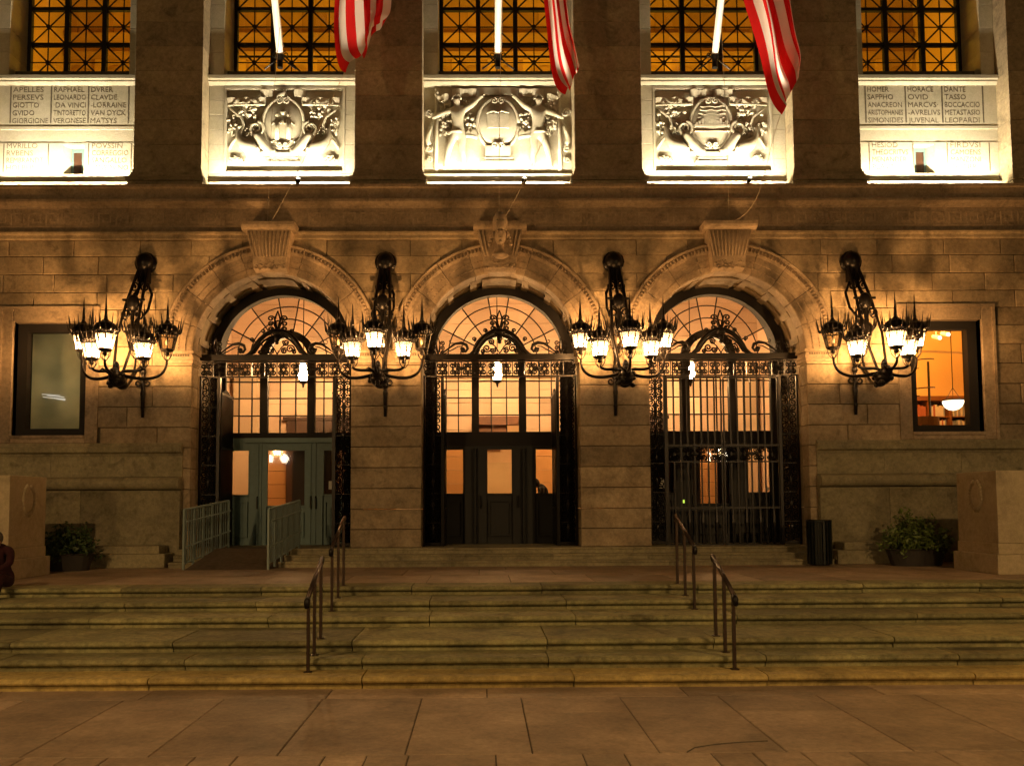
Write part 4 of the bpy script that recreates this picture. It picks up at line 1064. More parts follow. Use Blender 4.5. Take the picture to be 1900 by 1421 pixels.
# ------------------------------------------------------------------ iron gates
SCR = {}
def scroll_pair(w_, h):
    m = MB(); r = min(w_*.23, h*.46)
    for s in (-1, 1):
        sp = spiral(s*w_*.25, 0, r, 1.6, PI/2, 0, 20, s, .15)
        m.tube([(s*w_*.02, 0, -h*.48), (s*w_*.05, 0, h*.2)]+sp, .016, 4)
    return m
def fleur():
    m = MB()
    m.tube([(0,0,0),(-.035,0,.16),(-.055,0,.28),(0,0,.48)], [.026,.024,.020,.012], 5); m.tube([(0,0,0),(.035,0,.16),(.055,0,.28),(0,0,.48)], [.026,.024,.020,.012], 5)
    for s in (-1, 1):
        for z, r in ((.30, .07), (.17, .065), (.05, .055)):
            m.tube([(s*.03, 0, z-.12)]+spiral(s*.13, z, r, 1.3, PI*(0 if s < 0 else 1), 0, 14, -s, .2), .017, 4)
    return m
def gate(ai, c):
    I = 'iron'; Y = .52
    nm = ('left', 'middle', 'right')[ai]
    lab = {0: 'open wrought iron gate before the teal doors', 1: 'open wrought iron gate of the middle doorway with scroll cresting', 2: 'closed wrought iron gate with upright bars across the right doorway'}[ai]
    g = tag(empty('iron_gate', (c, Y, .37)), lab, 'gate', 'wrought iron doorway gates')
    if not SCR:
        SCR['band'] = scroll_pair(.29, .165).mesh('scroll', I); SCR['side'] = scroll_pair(.40, .215).mesh('scroll', I)
        SCR['fleur'] = fleur().mesh('fleur_finial', I)
        SCR['ros'] = MB().ball((0,-.01,0), .10, .03, .045, 8, 5).ball((-.09,0,0), .05, .02, .02, 6, 4).ball((.09,0,0), .05, .02, .02, 6, 4).mesh('rosette', I)
    def bx(nm_, x0, x1, z0, z1, par=g, y0=-.025, y1=.025): return MB().box(x0, x1, y0, y1, z0-.37, z1-.37).build(nm_, I, par)
    # top rails
    bx('top_rail', -1.79, 1.79, 4.70, 4.84, y0=-.06, y1=.06); bx('middle_rail', -1.79, 1.79, 4.305, 4.335)
    bd = bx('scroll_band', -1.79, 1.79, 4.655, 4.675)
    n = 12
    for i in range(n):
        x = -1.79+(i+.5)*3.58/n
        if i in (2, 3, 8, 9) and i % 2 == 0: put('rosette', SCR['ros'], bd, (x+.15, 0, 4.50-.37))
        for k in range(2):
            put('scroll', SCR['band'], bd, (x, 0, (4.42 if k == 0 else 4.57)-.37), (PI if k else 0, 0, 0))
    for i in range(n+1):
        x = -1.79+i*3.58/n
        if i not in (0, n): MB().box(x-.01, x+.01, -.012, .012, 4.336-.37, 4.654-.37).build('band_bar', I, bd)
    # cresting
    cr = empty('cresting', parent=g)
    put('fleur_finial', SCR['fleur'], cr, (0, 0, 5.40-.37), None, (1.2, 1, 1.0))
    for s in (-1, 1): put('fleur_finial', SCR['fleur'], cr, (s*1.44, 0, 4.84-.37), None, (.8, 1, .85))
    for s in (-1, 1):
        MB().tube([(s*x, -.02, z-.37) for x, z in ((.80,4.80),(.68,4.83),(.58,4.92),(.50,5.06),(.40,5.20),(.28,5.31),(.14,5.38),(0,5.40))], [.035,.045,.05,.055,.055,.055,.06,.06], 8).build('ogee_hump', I, cr, smooth=True)
        MB().tube([(s*x, .0, z-.37) for x, z in ((.66,4.84),(.52,4.90),(.43,5.05),(.32,5.17),(.18,5.26),(0,5.28))], .025, 6).build('ogee_hump', I, cr, smooth=True)
        # side scroll: leafy arm curling over
        m = MB().tube([(s*x, 0, z-.37) for x, z in ((1.36,4.85),(1.20,4.98),(1.04,5.09),(.90,5.11),(.78,5.06),(.75,4.97),(.80,4.90),(.88,4.92),(.89,4.99))], [.015,.02,.03,.04,.04,.035,.03,.03,.05], 6)
        m.tube([(s*x, 0, z-.37) for x, z in ((1.30,4.85),(1.12,4.94),(.98,5.02),(.88,5.03))], .014, 5)
        m.tube([(s*x, 0, z-.37) for x, z in ((1.02,5.10),(1.16,5.10),(1.18,5.16),(1.13,5.18))], .012, 5)
        m.ball((s*.86,0,4.94-.37), .06, .03, .07, 8, 5)
        m.build('leaf_scroll', I, cr, smooth=True)
        for (x, z, r) in ((.60, 5.20, .055), (.34, 5.40, .055)):
            MB().tube(spiral(s*x, z-.37, r, 1.4, -PI/2, 0, 14, -s, .2), .017, 4).build('curl', I, cr)
        for (x, z, r, a) in ((.30, 4.98, .10, 0), (.16, 4.93, .075, 1), (.20, 5.13, .08, 2.5), (.40, 4.91, .055, 1)):
            MB().tube(spiral(s*x, z-.37, r, 1.6, a, 0, 18, s, .15), .018, 4).build('curl', I, cr)
        MB().tube([(0, 0, 4.86-.37), (s*.1, 0, 5.02-.37), (s*.27, 0, 5.16-.37)], .014, 4).build('curl', I, cr)
    MB().ball((0,-.03,5.36-.37), .13, .06, .09, 10, 6).ball((0,-.03,5.22-.37), .07, .05, .09, 8, 5).ball((0,-.04,5.12-.37), .05, .04, .05, 8, 5).build('leaf_mask', I, cr, smooth=True)
    # fixed side panels
    for s in (-1, 1):
        sp = empty('side_panel', parent=g)
        a, b = sorted((s*1.34, s*1.785))
        for x in (a+.02, b-.02): bx('panel_post', x-.02, x+.02, .37, 4.304, sp)
        if ai != 3:
            xm = s*1.34; bx('gate_post', xm-.035, xm+.035, .37, 4.304, g, -.05, .05)
        z = 4.22; k = 0
        while z > .55:
            put('scroll', SCR['side'], sp, ((a+b)/2, 0, z-.37), (PI if k % 2 else 0, 0, 0))
            if k % 4 == 1: put('rosette', SCR['ros'], sp, ((a+b)/2, -.01, z-.07-.37), (0, PI/2, 0), (.9, 1, .9))
            if k % 5 == 4: bx('panel_rail', a+.041, b-.041, z-.077, z-.059, sp)
            z -= .135; k += 1
        bx('panel_rail', a+.041, b-.041, .40, .46, sp)
    # leaves
    for s in (-1, 1):
        lf = empty('gate_leaf', parent=g)
        if ai == 2:
            a, b = sorted((s*1.30, s*.03))
            x = a
            k = 0
            while x <= b+.001:
                bx('bar', x-.016, x+.016, .40, 4.25, lf, -.016, .016); x += (b-a)/8; k += 1
            for z0, z1 in ((4.251, 4.29), (2.66, 2.70), (2.28, 2.31), (1.20, 1.25), (.37, .40)): bx('leaf_rail', a, b, z0, z1, lf, -.03, .03)
            for i in range(4):
                for k in range(2): put('scroll', SCR['band'], lf, (a+(i+.5)*(b-a)/4, -.02, (2.39 if k == 0 else 2.56)-.37), (PI if k else 0, 0, 0))
            put('rosette', SCR['ros'], lf, ((a+b)/2, -.03, 2.48-.37), None, (1.3, 1, 1))
            for i in range(4):
                xx = a+(i+.5)*(b-a)/4
                MB().tube([(xx,-.02,.03),(xx,-.02,.26),(xx,-.02,.27),(xx,-.02,.52),(xx,-.02,.82)], [.03,.05,.03,.05,.02], 6).build('base_baluster', I, lf)
        else:
            # opened inward, standing edge-on against the reveal
            x = s*1.30; k = 0; y = .06
            while y < 1.0:
                MB().box(x-.016, x+.016, y-.016, y+.016, .03, 3.60+.10*math.sin(k*.4)).build('bar', I, lf); y += .088; k += 1
            for z0, z1 in ((3.55, 3.60), (2.28, 2.33), (.85, .9), (0.01, .04)): MB().box(x-.02, x+.02, .04, 1.0, z0, z1).build('leaf_rail', I, lf)
            MB().box(x-.008, x+.008, .06, .99, .05, .84).build('kick_plate', I, lf)
for ai, c in enumerate(ARCH): gate(ai, c)

# ------------------------------------------------------------------ wall lantern clusters
LM = {}
def lantern_meshes():
    I = 'iron'; n = 8
    m = MB()
    zb, zt, rb, rt_ = -.17, .14, .135, .205
    for i in range(n):
        a = 2*PI*(i+.5)/n
        m.tube([(rb*math.cos(a), rb*math.sin(a), zb), (rt_*math.cos(a), rt_*math.sin(a), zt)], .012, 4)
    def ring(r, z, t): m.tube([(r*math.cos(2*PI*(i+.5)/n), r*math.sin(2*PI*(i+.5)/n), z) for i in range(n+1)], t, 4)
    ring(rb, zb, .014); ring(rt_, zt, .014); ring(.235, .215, .018)
    for i in range(24):
        a = 2*PI*i/24; m.tube([(.208*math.cos(a), .208*math.sin(a), zt), (.232*math.cos(a), .232*math.sin(a), .215)], .012, 4)
    m.lathe([(.235,.22),(.245,.235),(.235,.25),(.22,.30),(.18,.355),(.11,.39),(.06,.43),(.035,.47),(.04,.49),(.02,.51)], (0,0,0), 16)
    m.lathe([(0,-.19),(.13,-.175),(.14,-.185),(.10,-.215),(.04,-.23),(.05,-.27),(.02,-.31),(0,-.31)], (0,0,0), 10)
    for i in range(5):
        a = 2*PI*i/5; m.tube([(.03*math.cos(a), .03*math.sin(a), -.40), (.10*math.cos(a), .10*math.sin(a), -.30), (.12*math.cos(a), .12*math.sin(a), -.19)], .009, 4)
    LM['cage'] = m.mesh('lantern', I, False)
    LM['finial'] = MB().tube([(0,0,.50),(0,0,.56),(0,0,.72),(0,0,.98)], [.038,.032,.020,.004], 6).mesh('finial_spike', I, True)
    LM['spike'] = MB().tube([(.235,0,.22),(.275,0,.27),(.285,0,.38),(.31,0,.56)], [.018,.018,.013,.003], 5).mesh('crown_spike', I, True)
    a0, a1 = 2*PI*.5/n, 2*PI*1.5/n
    q = .985
    LM['pane'] = MB().add([(rb*q*math.cos(a0),rb*q*math.sin(a0),zb),(rb*q*math.cos(a1),rb*q*math.sin(a1),zb),(rt_*q*math.cos(a1),rt_*q*math.sin(a1),zt),(rt_*q*math.cos(a0),rt_*q*math.sin(a0),zt)], [(0,1,2,3)]).mesh('pane', 'lantern_glass')
    LM['bulb'] = MB().ball((0,0,-.01), .034, .034, .07, 10, 8).mesh('bulb', 'bulb', True)
    LM['dead'] = MB().ball((0,0,-.01), .034, .034, .07, 10, 8).mesh('bulb', 'lamp_white', True)
lantern_meshes()
SPOTS = [(-.90,-1.05,4.84), (.90,-1.05,4.84), (0,-2.0,4.68), (0,-.48,4.97), (-.54,-1.41,4.60), (.54,-1.41,4.60)]
def cluster(ci, X, lit, label):
    t = tag(empty('wall_lantern_cluster', (X, 0, 0)), label, 'wall lantern', 'spiked lantern clusters on the piers')
    I = 'iron'
    MB().ball((0,-.10,6.86), .20, .17, .22, 14, 10).tube([(0,.0,6.86),(0,-.06,6.86)], .25, 12).build('wall_boss', I, t, smooth=True)
    MB().box(-.12, .12, -.20, -.01, 6.38, 6.72).build('wall_bracket', I, t)
    for s in (-1, 0, 1):
        MB().tube([(s*.10,-.12,6.75),(s*.13,-.34,6.35),(s*.16,-.62,5.85),(s*.20,-1.0,5.0),(s*.10,-1.36,4.15)] if s else [(0,-.14,6.7),(0,-.45,6.1),(0,-.72,5.75)], [.045,.038,.035,.03,.035][:5 if s else 3], 6).build('strut', I, t)
    MB().ball((0,-.68,5.78), .14, .12, .20, 10, 8).ball((-.12,-.66,5.70), .05, .05, .05, 8, 5).ball((.12,-.66,5.70), .05, .05, .05, 8, 5).tube([(-.24,-.66,5.86),(.24,-.66,5.86)], .03, 6).build('collar', I, t, smooth=True)
    MB().tube([(0,-.70,5.60),(0,-.72,5.2),(0,-.75,5.0)], [.05,.04,.03], 8).build('drop_rod', I, t)
    MB().tube([(0,-.05,4.95),(0,-.06,4.4),(0,-.06,3.9),(0,-.05,3.32)], [.02,.04,.05,.035], 6).ball((0,-.06,4.36), .07, .05, .10, 8, 6).ball((0,-.06,3.86), .06, .05, .09, 8, 6).ball((0,-.06,3.55), .05, .04, .06, 8, 6).build('wall_rod', I, t, smooth=True)
    MB().tube(bez((0,-.06,4.42), (0,-.45,4.55), (0,-.7,3.85), (0,-1.15,3.88), 10), .035, 6).build('lower_arm', I, t, smooth=True)
    for s_ in (-1, 1):
        MB().tube(spiral(s_*.12, 6.22, .11, 1.4, PI/2, -.36, 16, s_, .2), .022, 5).build('bracket_curl', I, t, smooth=True)
        MB().tube(spiral(s_*.13, 5.52, .12, 1.4, -PI/2, -.72, 16, s_, .2), .024, 5).build('bracket_curl', I, t, smooth=True)
        MB().tube([(s_*.05,-.06,6.40),(s_*.20,-.16,6.1),(s_*.22,-.40,5.7),(s_*.16,-.62,5.45)], [.03,.034,.03,.02], 6).build('bracket_strap', I, t, smooth=True)
        MB().tube(spiral(s_*.10, 4.10, .10, 1.3, PI/2, -.08, 14, s_, .2), .022, 5).build('wall_curl', I, t, smooth=True)
    # leafy dragon-like boss
    m = MB().ball((0,-1.40,3.98), .17, .22, .16, 12, 8).ball((0,-1.55,4.08), .12, .14, .14, 10, 7).ball((.02,-1.22,3.90), .13, .16, .11, 10, 7).ball((0,-1.46,4.22), .07, .08, .14, 8, 6)
    rnd = random.Random(ci)
    for q in range(14):
        a = rnd.uniform(0, 2*PI); m.ball((.17*math.cos(a), -1.38+.2*math.sin(a), 3.92+rnd.uniform(-.1,.16)), .06, .06, .05, 6, 4)
    m.tube([(.0,-1.6,4.05),(-.08,-1.72,4.10),(-.16,-1.76,4.16),(-.20,-1.74,4.13)], [.05,.03,.02,.015], 6)
    m.tube([(0,-1.2,3.86),(.04,-1.1,4.0),(.06,-1.05,4.1),(.02,-1.0,4.12)], [.05,.03,.025,.02], 6)
    m.build('dragon_boss', I, t, smooth=True)
    for k, (x, y, z) in enumerate(SPOTS):
        zb = z-.38
        P0 = (x*.08, -1.42+.1*(y+1.4), 4.08)
        if k >= 4: pts = bez(P0, (x*.25,-1.42,4.24), (x*.75,y,4.08), (x,y,zb), 10)
        else: pts = bez(P0, (x*.6,(y-1.42)/2,3.95 if k < 2 else 4.05), (x*1.02,y*1.02,4.0 if k < 2 else 4.1), (x,y,zb), 12)
        MB().tube(pts, [.040-.0012*q for q in range(len(pts))], 6).build('arm', I, t, smooth=True)
        ln = put('lantern', LM['cage'], t, (x, y, z), (0, 0, rnd.uniform(-.1,.1)))
        put('finial_spike', LM['finial'], ln)
        for i in range(8):
            put('pane', LM['pane'], ln, None, (0, 0, i*PI/4))
            put('crown_spike', LM['spike'], ln, None, (0, rnd.uniform(-.1,.1), i*PI/4))
            put('crown_spike', LM['spike'], ln, None, (0, rnd.uniform(-.1,.1), (i+.5)*PI/4), (.98, 1, .8))
        on = lit[k]
        put('bulb', LM['bulb'] if on else LM['dead'], ln)
        if on: light('POINT', 'lantern_light', (0, 0, -.135), LAMP_W, WARM, ln, .03).data.energy *= rnd.uniform(.65, 1.35)
cluster(0, -8.08, (1,0,1,0,1,1), 'black spiked lantern cluster left of the left arch, by the pale window')
cluster(1, -2.61, (0,0,1,0,1,1), 'black spiked lantern cluster between the left and middle arches')
cluster(2, 2.61, (1,1,1,0,1,1), 'brightest black spiked lantern cluster between the middle and right arches')
cluster(3, 8.08, (0,1,1,0,1,1), 'black spiked lantern cluster right of the right arch, by the orange window')

# ------------------------------------------------------------------ flagpoles and flags
def on_y(px, py, Y):
    yaw, pitch, roll = math.radians(0.55), math.radians(3.5), math.radians(0.29)
    fw = Vector((math.sin(yaw)*math.cos(pitch), math.cos(yaw)*math.cos(pitch), math.sin(pitch)))
    rt = Vector((math.cos(yaw), -math.sin(yaw), 0)); up = rt.cross(fw); c, s = math.cos(roll), math.sin(roll)
    rt, up = c*rt-s*up, s*rt+c*up
    r = fw+rt*((px-906.52)/1560)-up*((py-842.51)/1560)
    t = (Y+19)/r.y
    return Vector((-.46, -19, 1.3))+r*t
# survey of the three hanging flags: hoist edge, free lower corner, end of the fly, right edge
FLAGS = [(-5.2, [(619,-60),(618,40),(614,125)], (643,141), (712,22), (728,-60), 'striped flag hanging from the left flagpole'),
         (0.0, [(1006,-60),(1018,60),(1017,165)], (1048,181), (1078,112), (1046,-60), 'striped flag hanging from the middle flagpole'),
         (5.2, [(1372,-60),(1412,90),(1428,190)], (1447,218), (1491,120), (1452,-60), 'striped flag hanging from the right flagpole')]
def flags():
    for X, left, tip, fly, rt_top, lab in FLAGS:
        which = lab.split()[-2]
        p = tag(empty('flagpole', (X, .5, 11.735)), 'white slanted flagpole rising from the sill of the %s carved bay' % which, 'flagpole', 'white flagpoles over the doors')
        d = Vector((0, -.50, .866)); b = Vector((0, 0, .27))
        MB().tube([b+d*.02, b+d*3, b+d*6.6], [.080,.074,.05], 12).build('pole', 'lamp_white', p, smooth=True)
        MB().tube([(0,0,0),(0,0,.16),b+d*.05], [.07,.065,.085], 10).build('pole_shoe', 'bronze_dark', p)
        MB().tube([b-d*.03, b+d*.06], .098, 12).build('pole_collar', 'bronze_dark', p)
        for s in (-1, 1):
            MB().tube([(s*.38,.05,.0),(s*.2,.02,.12),(s*.04,0,.27)], .022, 6).build('brace', 'bronze_dark', p)
            MB().tube(spiral(s*.13,.33,.09,1.2,PI/2,0,12,s,.3), .014, 5).build('brace_curl', 'bronze_dark', p)
        MB().ball(b+d*6.66, .09, .09, .09, 10, 8).build('ball_finial', 'bronze_dark', p)
        hal = MB().tube([b+d*.1+Vector((.09,-.03,.1)), b+d*3+Vector((.08,-.03,0)), b+d*6.4+Vector((.05,0,0))], .006, 4).build('halyard', 'wire', p)
        # flag cloth
        Y = -1.75
        L = [on_y(*q, Y) for q in left]; T = on_y(*tip, Y-.1); Fe = on_y(*fly, Y+.1); R = on_y(*rt_top, Y+.15)
        top = Vector((X, .5, 11.735))+b+d*6.3; top2 = Vector((X, .5, 11.735))+b+d*4.2
        nS, nV = 13, 44
        def cloth(u, v):
            back = 0
            if u > .62: back = (u-.62)/.38; u = 1-back*.6
            else: u = u/.62
            st0 = top.lerp(top2, 1-u)
            s0 = L[0].lerp(R, u)
            e = T.lerp(Fe, u)
            if v < .42:
                t = v/.42; q = st0.lerp(s0, t)
            else:
                t = (v-.42)/.58
                mid = L[1].lerp(L[1]+(R-L[0])*1.0, u)
                wt = min(1, u*2.2); c2 = L[2].lerp(mid.lerp(e, .62), wt)
                a = s0; q = a*(1-t)**3+mid*(3*t*(1-t)**2)+c2*(3*t*t*(1-t))+e*t**3
            q = q.copy(); q.y += .16*math.sin(u*11+1.2*v*3)*min(1, v*2)+.05*math.sin(v*17+u*4)+.22*min(1, back*4)
            return q
        fo = None; me = {}
        root = tag(empty('flag', tuple(top)), lab+', red and white', 'flag', 'flags over the doors'); tv = Vector(top)
        for k in range(nS):
            m = MB(); sub = 3
            for i in range(sub+1):
                for j in range(nV+1): m.v.append(tuple(cloth((k+i/sub)/nS, j/nV)-tv))
            for i in range(sub):
                for j in range(nV):
                    a = i*(nV+1)+j; m.f.append((a, a+1, a+nV+2, a+nV+1))
            if k >= 6:     # canton occupies the upper hoist part
                can = MB(); can.v = m.v; ncut = int(nV*.2)
                cf = [f for f in m.f if (f[0] % (nV+1)) < ncut]; m.f = [f for f in m.f if (f[0] % (nV+1)) >= ncut]
                can.f = cf; can.build('canton_strip', 'blue_cloth', root, smooth=True)
            m.build('stripe', 'red_cloth' if k % 2 == 0 else 'white_cloth', root, smooth=True)
        # tether from the free corner to the keystone and from keystone to the pole
        kx = X; kz = 7.67
        a = Vector((kx+.05, -.42, kz)); e = cloth(0, .985)
        sag = .5 if X > 1 else .08
        tw = tag(MB().tube(bez(a, a.lerp(e, .33)+Vector((sag*.8,0,-sag)), a.lerp(e, .66)+Vector((0,0,-sag*.3)), e, 12), .007, 4).build('tether_rope', 'wire'), 'thin slanting rope from the %s keystone to the flag corner' % which, 'rope', 'ropes tied to the keystones')
        e2 = Vector((X, .5, 11.735))+b+d*.6+Vector((.07,-.05,0))
        tag(MB().tube([(kx-.02,-.42,kz), a.lerp(e2,.5)+Vector((-.05,-.15,0)), e2], .006, 4).build('halyard_rope', 'wire'), 'thin upright rope from the %s keystone to the flagpole' % which, 'rope', 'ropes tied to the keystones')
flags()

def flag_spots():
    for X, w_ in ((-5.2, 'left'), (0.0, 'middle'), (5.2, 'right')):
        f = tag(empty('flag_spotlight', (X+.55, -.02, 8.652)), 'small ledge spotlight aimed up at the %s flag' % w_, 'spotlight', 'flag spotlights on the ledge')
        MB().tube([(0,0,.02),(.01,-.02,.06),(.03,-.06,.16)], [.03,.05,.06], 10).build('spot_can', 'iron', f)
        MB().box(-.05, .05, -.05, .05, 0, .02).build('spot_foot', 'iron', f)
        MB().ball((.033,-.066,.165), .045, .045, .015, 10, 6).build('spot_lens', 'spot_glow', f)
        light('SPOT', 'flag_light', (.04, -.08, .19), FLAG_W, (1, .80, .58), f, .06, direction=(.45, -1.45, 3.7), spot_size=math.radians(58), spot_blend=.6)
flag_spots()

# ------------------------------------------------------------------ pedestals, bench, can, shrubs
def pedestal(s):
    side = 'left' if s < 0 else 'right'
    t = tag(empty('statue_pedestal', (s*8.95, -2.97, 0)), 'big square granite pedestal with a carved wreath, on the %s of the terrace' % side, 'pedestal', 'wreath pedestals flanking the steps')
    def bx(nm, a, b, y0, y1, z0, z1):
        x0, x1 = sorted((s*a, s*b))
        o = MB().box(x0, x1, y0, y1, z0, z1).build(nm, 'pedestal_stone', t)
        bv = o.modifiers.new('b', 'BEVEL'); bv.width = .012; bv.segments = 2; return o
    bx('base_block', 0, 2.9, -.72, .72, 0, .36)
    bx('base_course', .06, 2.84, -.66, .66, .362, .56)
    bx('shaft', .075, 2.82, -.645, .645, .562, 1.90)
    m = MB()
    for k in range(2):
        for i in range(12):
            a = -PI/2+(PI-.35)*(i/11); a = a if k == 0 else PI-a
            y, z = .20*math.cos(a), 1.45+.27*math.sin(a)
            m.ball((s*.068, y, z), .035, .028, .05, 6, 4)
    for q in range(4): m.ball((s*.072, -.06+q*.04, 1.15), .012, .018, .03, 6, 4)
    m.build('carved_wreath', 'pedestal_stone', t, smooth=True)
for s in (-1, 1): pedestal(s)
def benches():
    for s, lab in ((1, 'pale stone block bench beside the bin under the right wall'), (-1, 'dark stone block bench beside the ramp under the left wall')):
        x = s*8.12
        b = tag(empty('stone_bench', (x, -.48, 0)), lab, 'bench', 'stone benches against the plinth')
        for nm, p in (('bench_base', (-.86,.86,-.30,.28,0,.30)), ('bench_seat', (-.68,.72,-.24,.28,.302,.47))):
            o = MB().box(*p).build(nm, 'granite_base', b); m = o.modifiers.new('b', 'BEVEL'); m.width = .015; m.segments = 2
benches()
def bin_():
    t = tag(empty('litter_bin', (6.76, -1.05, 0)), 'dark ribbed cylindrical litter bin beside the right doorway', 'bin')
    MB().lathe([(0,.02),(.22,.02),(.22,.9),(.20,.92)], (0,0,0), 20).build('liner', 'dark_can', t, smooth=False)
    for i in range(20):
        a = 2*PI*i/20; MB().box(-.022, .022, -.012, .012, .03, .93).build('slat', 'dark_can', t, (.245*math.cos(a), .245*math.sin(a), 0)).rotation_euler[2] = a+PI/2
    MB().tube([(.25*math.cos(2*PI*i/20), .25*math.sin(2*PI*i/20), .945) for i in range(21)], .022, 6).build('rim', 'dark_can', t)
bin_()
def shrub(x, y, rx, h, lab, seed, mat):
    rnd = random.Random(seed)
    t = tag(empty('shrub', (x, y, 0)), lab, 'shrub')
    MB().lathe([(0,0),(.28,0),(.34,.32),(.36,.34),(.33,.36),(.30,.33),(0,.33)], (0,0,0), 20, rx/.42, 1).build('planter', 'planter', t)
    m = MB(); tw = MB()
    for k in range(60):
        a = rnd.uniform(0, 2*PI); rr = math.sqrt(rnd.random()); ex = rr*rx*math.cos(a); ey = rr*.5*math.sin(a); ez = .36+(h-.36)*(1-.5*rr*rr)*rnd.uniform(.55, 1.12)
        if rr > .75: ez *= rnd.uniform(.5, 1)
        pts = bez((ex*.2, ey*.2, .33), (ex*.4, ey*.4, .33+(ez-.33)*.5), (ex*.8, ey*.8, ez*.9), (ex, ey, ez), 5); tw.tube(pts, .006, 4)
        for q in range(42):
            f = rnd.uniform(.35, 1.05); p = Vector(pts[0]).lerp(Vector(pts[-1]), min(f, 1))+Vector((rnd.gauss(0,.06), rnd.gauss(0,.06), rnd.gauss(0,.06)))
            l = rnd.uniform(.07, .13); wd = l*.42
            d = Vector((rnd.gauss(0,1), rnd.gauss(0,1), rnd.gauss(.2,.6))).normalized(); n = d.cross(Vector((rnd.gauss(0,1), rnd.gauss(0,1), rnd.gauss(0,1)))).normalized()
            m.add([p-d*l*.5, p+n*wd*.5, p+d*l*.5, p-n*wd*.5], [(0,1,2,3)])
    m.build('foliage', mat, t)['kind'] = 'stuff'
    tw.build('twigs', 'twig', t)
shrub(8.72, -1.25, .78, 1.08, 'bushy yellow green shrub beside the right wreath pedestal', 3, 'leaf')
shrub(-9.0, -1.35, .58, .92, 'dark low shrub beside the left wreath pedestal', 4, 'leaf_dark')

# ------------------------------------------------------------------ handrails
def handrail(x, up):
    side = 'left' if x < 0 else 'right'
    lab = 'bronze handrail on the %s flight, %s side of the steps' % ('upper' if up else 'lower', side)
    if up: ps = [(-6.14,-.28),(-5.58,-.14),(-5.06,0)]; a, b = (-6.20,.66), (-4.98,1.12)
    else: ps = [(-8.66,-.70),(-8.28,-.56),(-7.86,-.42)]; a, b = (-8.72,.19), (-7.80,.62)
    t = tag(empty('handrail', (x, ps[0][0], ps[0][1])), lab, 'handrail', 'bronze handrails on the steps')
    o = Vector((x, ps[0][0], ps[0][1]))
    A, B = Vector((x, a[0], a[1]))-o, Vector((x, b[0], b[1]))-o
    for y, z in ps:
        tt = (y-a[0])/(b[0]-a[0]); zt = a[1]+(b[1]-a[1])*tt
        MB().box(-.018, .018, y-o.y-.025, y-o.y+.025, z-o.z, zt-o.z-.01).build('post', 'rail_bronze', t)
        MB().box(-.045, .045, y-o.y-.045, y-o.y+.045, z-o.z, z-o.z+.012).build('post_foot', 'rail_bronze', t)
    r = MB(); d = (B-A).normalized()
    r.tube([A, B], .030, 10); r.build('rail', 'rail_bronze', t, smooth=True)
    MB().tube([A+d*.02, A-d*.05+Vector((0,0,-.01)), A-d*.05+Vector((0,.0,-.07)), A+Vector((0,.03,-.09))], [.032,.036,.034,.025], 8).build('rail_end', 'iron', t, smooth=True)
    MB().tube([B, B+d*.03+Vector((0,0,-.03)), B+Vector((0,0,-.08))], [.030,.030,.02], 8).build('rail_end', 'iron', t, smooth=True)
for x in (-2.56, 2.62): handrail(x, 0)
for x in (-2.72, 2.78): handrail(x, 1)

# ------------------------------------------------------------------ ramp
def ramp():
    t = tag(empty('access_ramp', (-5.6, -1.4, 0)), 'low dark ramp with slatted metal railings leading to the teal doors', 'ramp')
    o = Vector((-5.6, -1.4, 0))
    A, B, C_, D_ = (-6.60,-1.42), (-4.90,-1.42), (-4.70,-.30), (-6.30,-.30); E_, F_ = (-4.60,.30), (-6.14,.30)
    vs = [(x-o.x, y-o.y, z) for (x, y), z in ((A,.006), (B,.006), (C_,.388), (D_,.388), (A,0), (B,0), (C_,0), (D_,0), (E_,.388), (F_,.388), (E_,.3), (F_,.3))]
    MB().add(vs, [(0,1,2,3),(0,4,5,1),(1,5,6,2),(3,7,4,0),(3,2,8,9),(2,6,10,8),(9,11,7,3)]).build('ramp_deck', 'ramp_stone', t)
    for (x0, y0, x1, y1) in ((-6.64,-1.37,-6.17,.14), (-4.86,-1.46,-4.57,.14)):
        L = math.hypot(x1-x0, y1-y0)
        r = empty('railing', (x0-o.x, y0-o.y, 0), t); r.rotation_euler[2] = -math.atan2(x1-x0, y1-y0)
        tp = lambda q: 1.25+.19*q/L
        bt = lambda q: .10+.33*q/L
        n = 5
        for i in range(n+1):
            y = L*i/n; MB().box(-.02, .02, y-.02, y+.02, max(.36*y/L-.03, 0), tp(y)).build('railing_post', 'rail_steel', r)
        for h, dx in ((.02, 0), (.33, .05), (.78, .05), (1.0, 0)):
            MB().tube([(dx, q, bt(q)+(tp(q)-bt(q))*h) for q in (0, L)], .018 if h < 1 else .024, 6).build('railing_rail', 'rail_steel', r)
        y = .075
        while y < L-.02:
            if min(abs(y-L*i/n) for i in range(n+1)) > .03: MB().box(-.011, .011, y-.011, y+.011, bt(y)+.03, tp(y)-.03).build('picket', 'rail_steel', r)
            y += .0775
ramp()

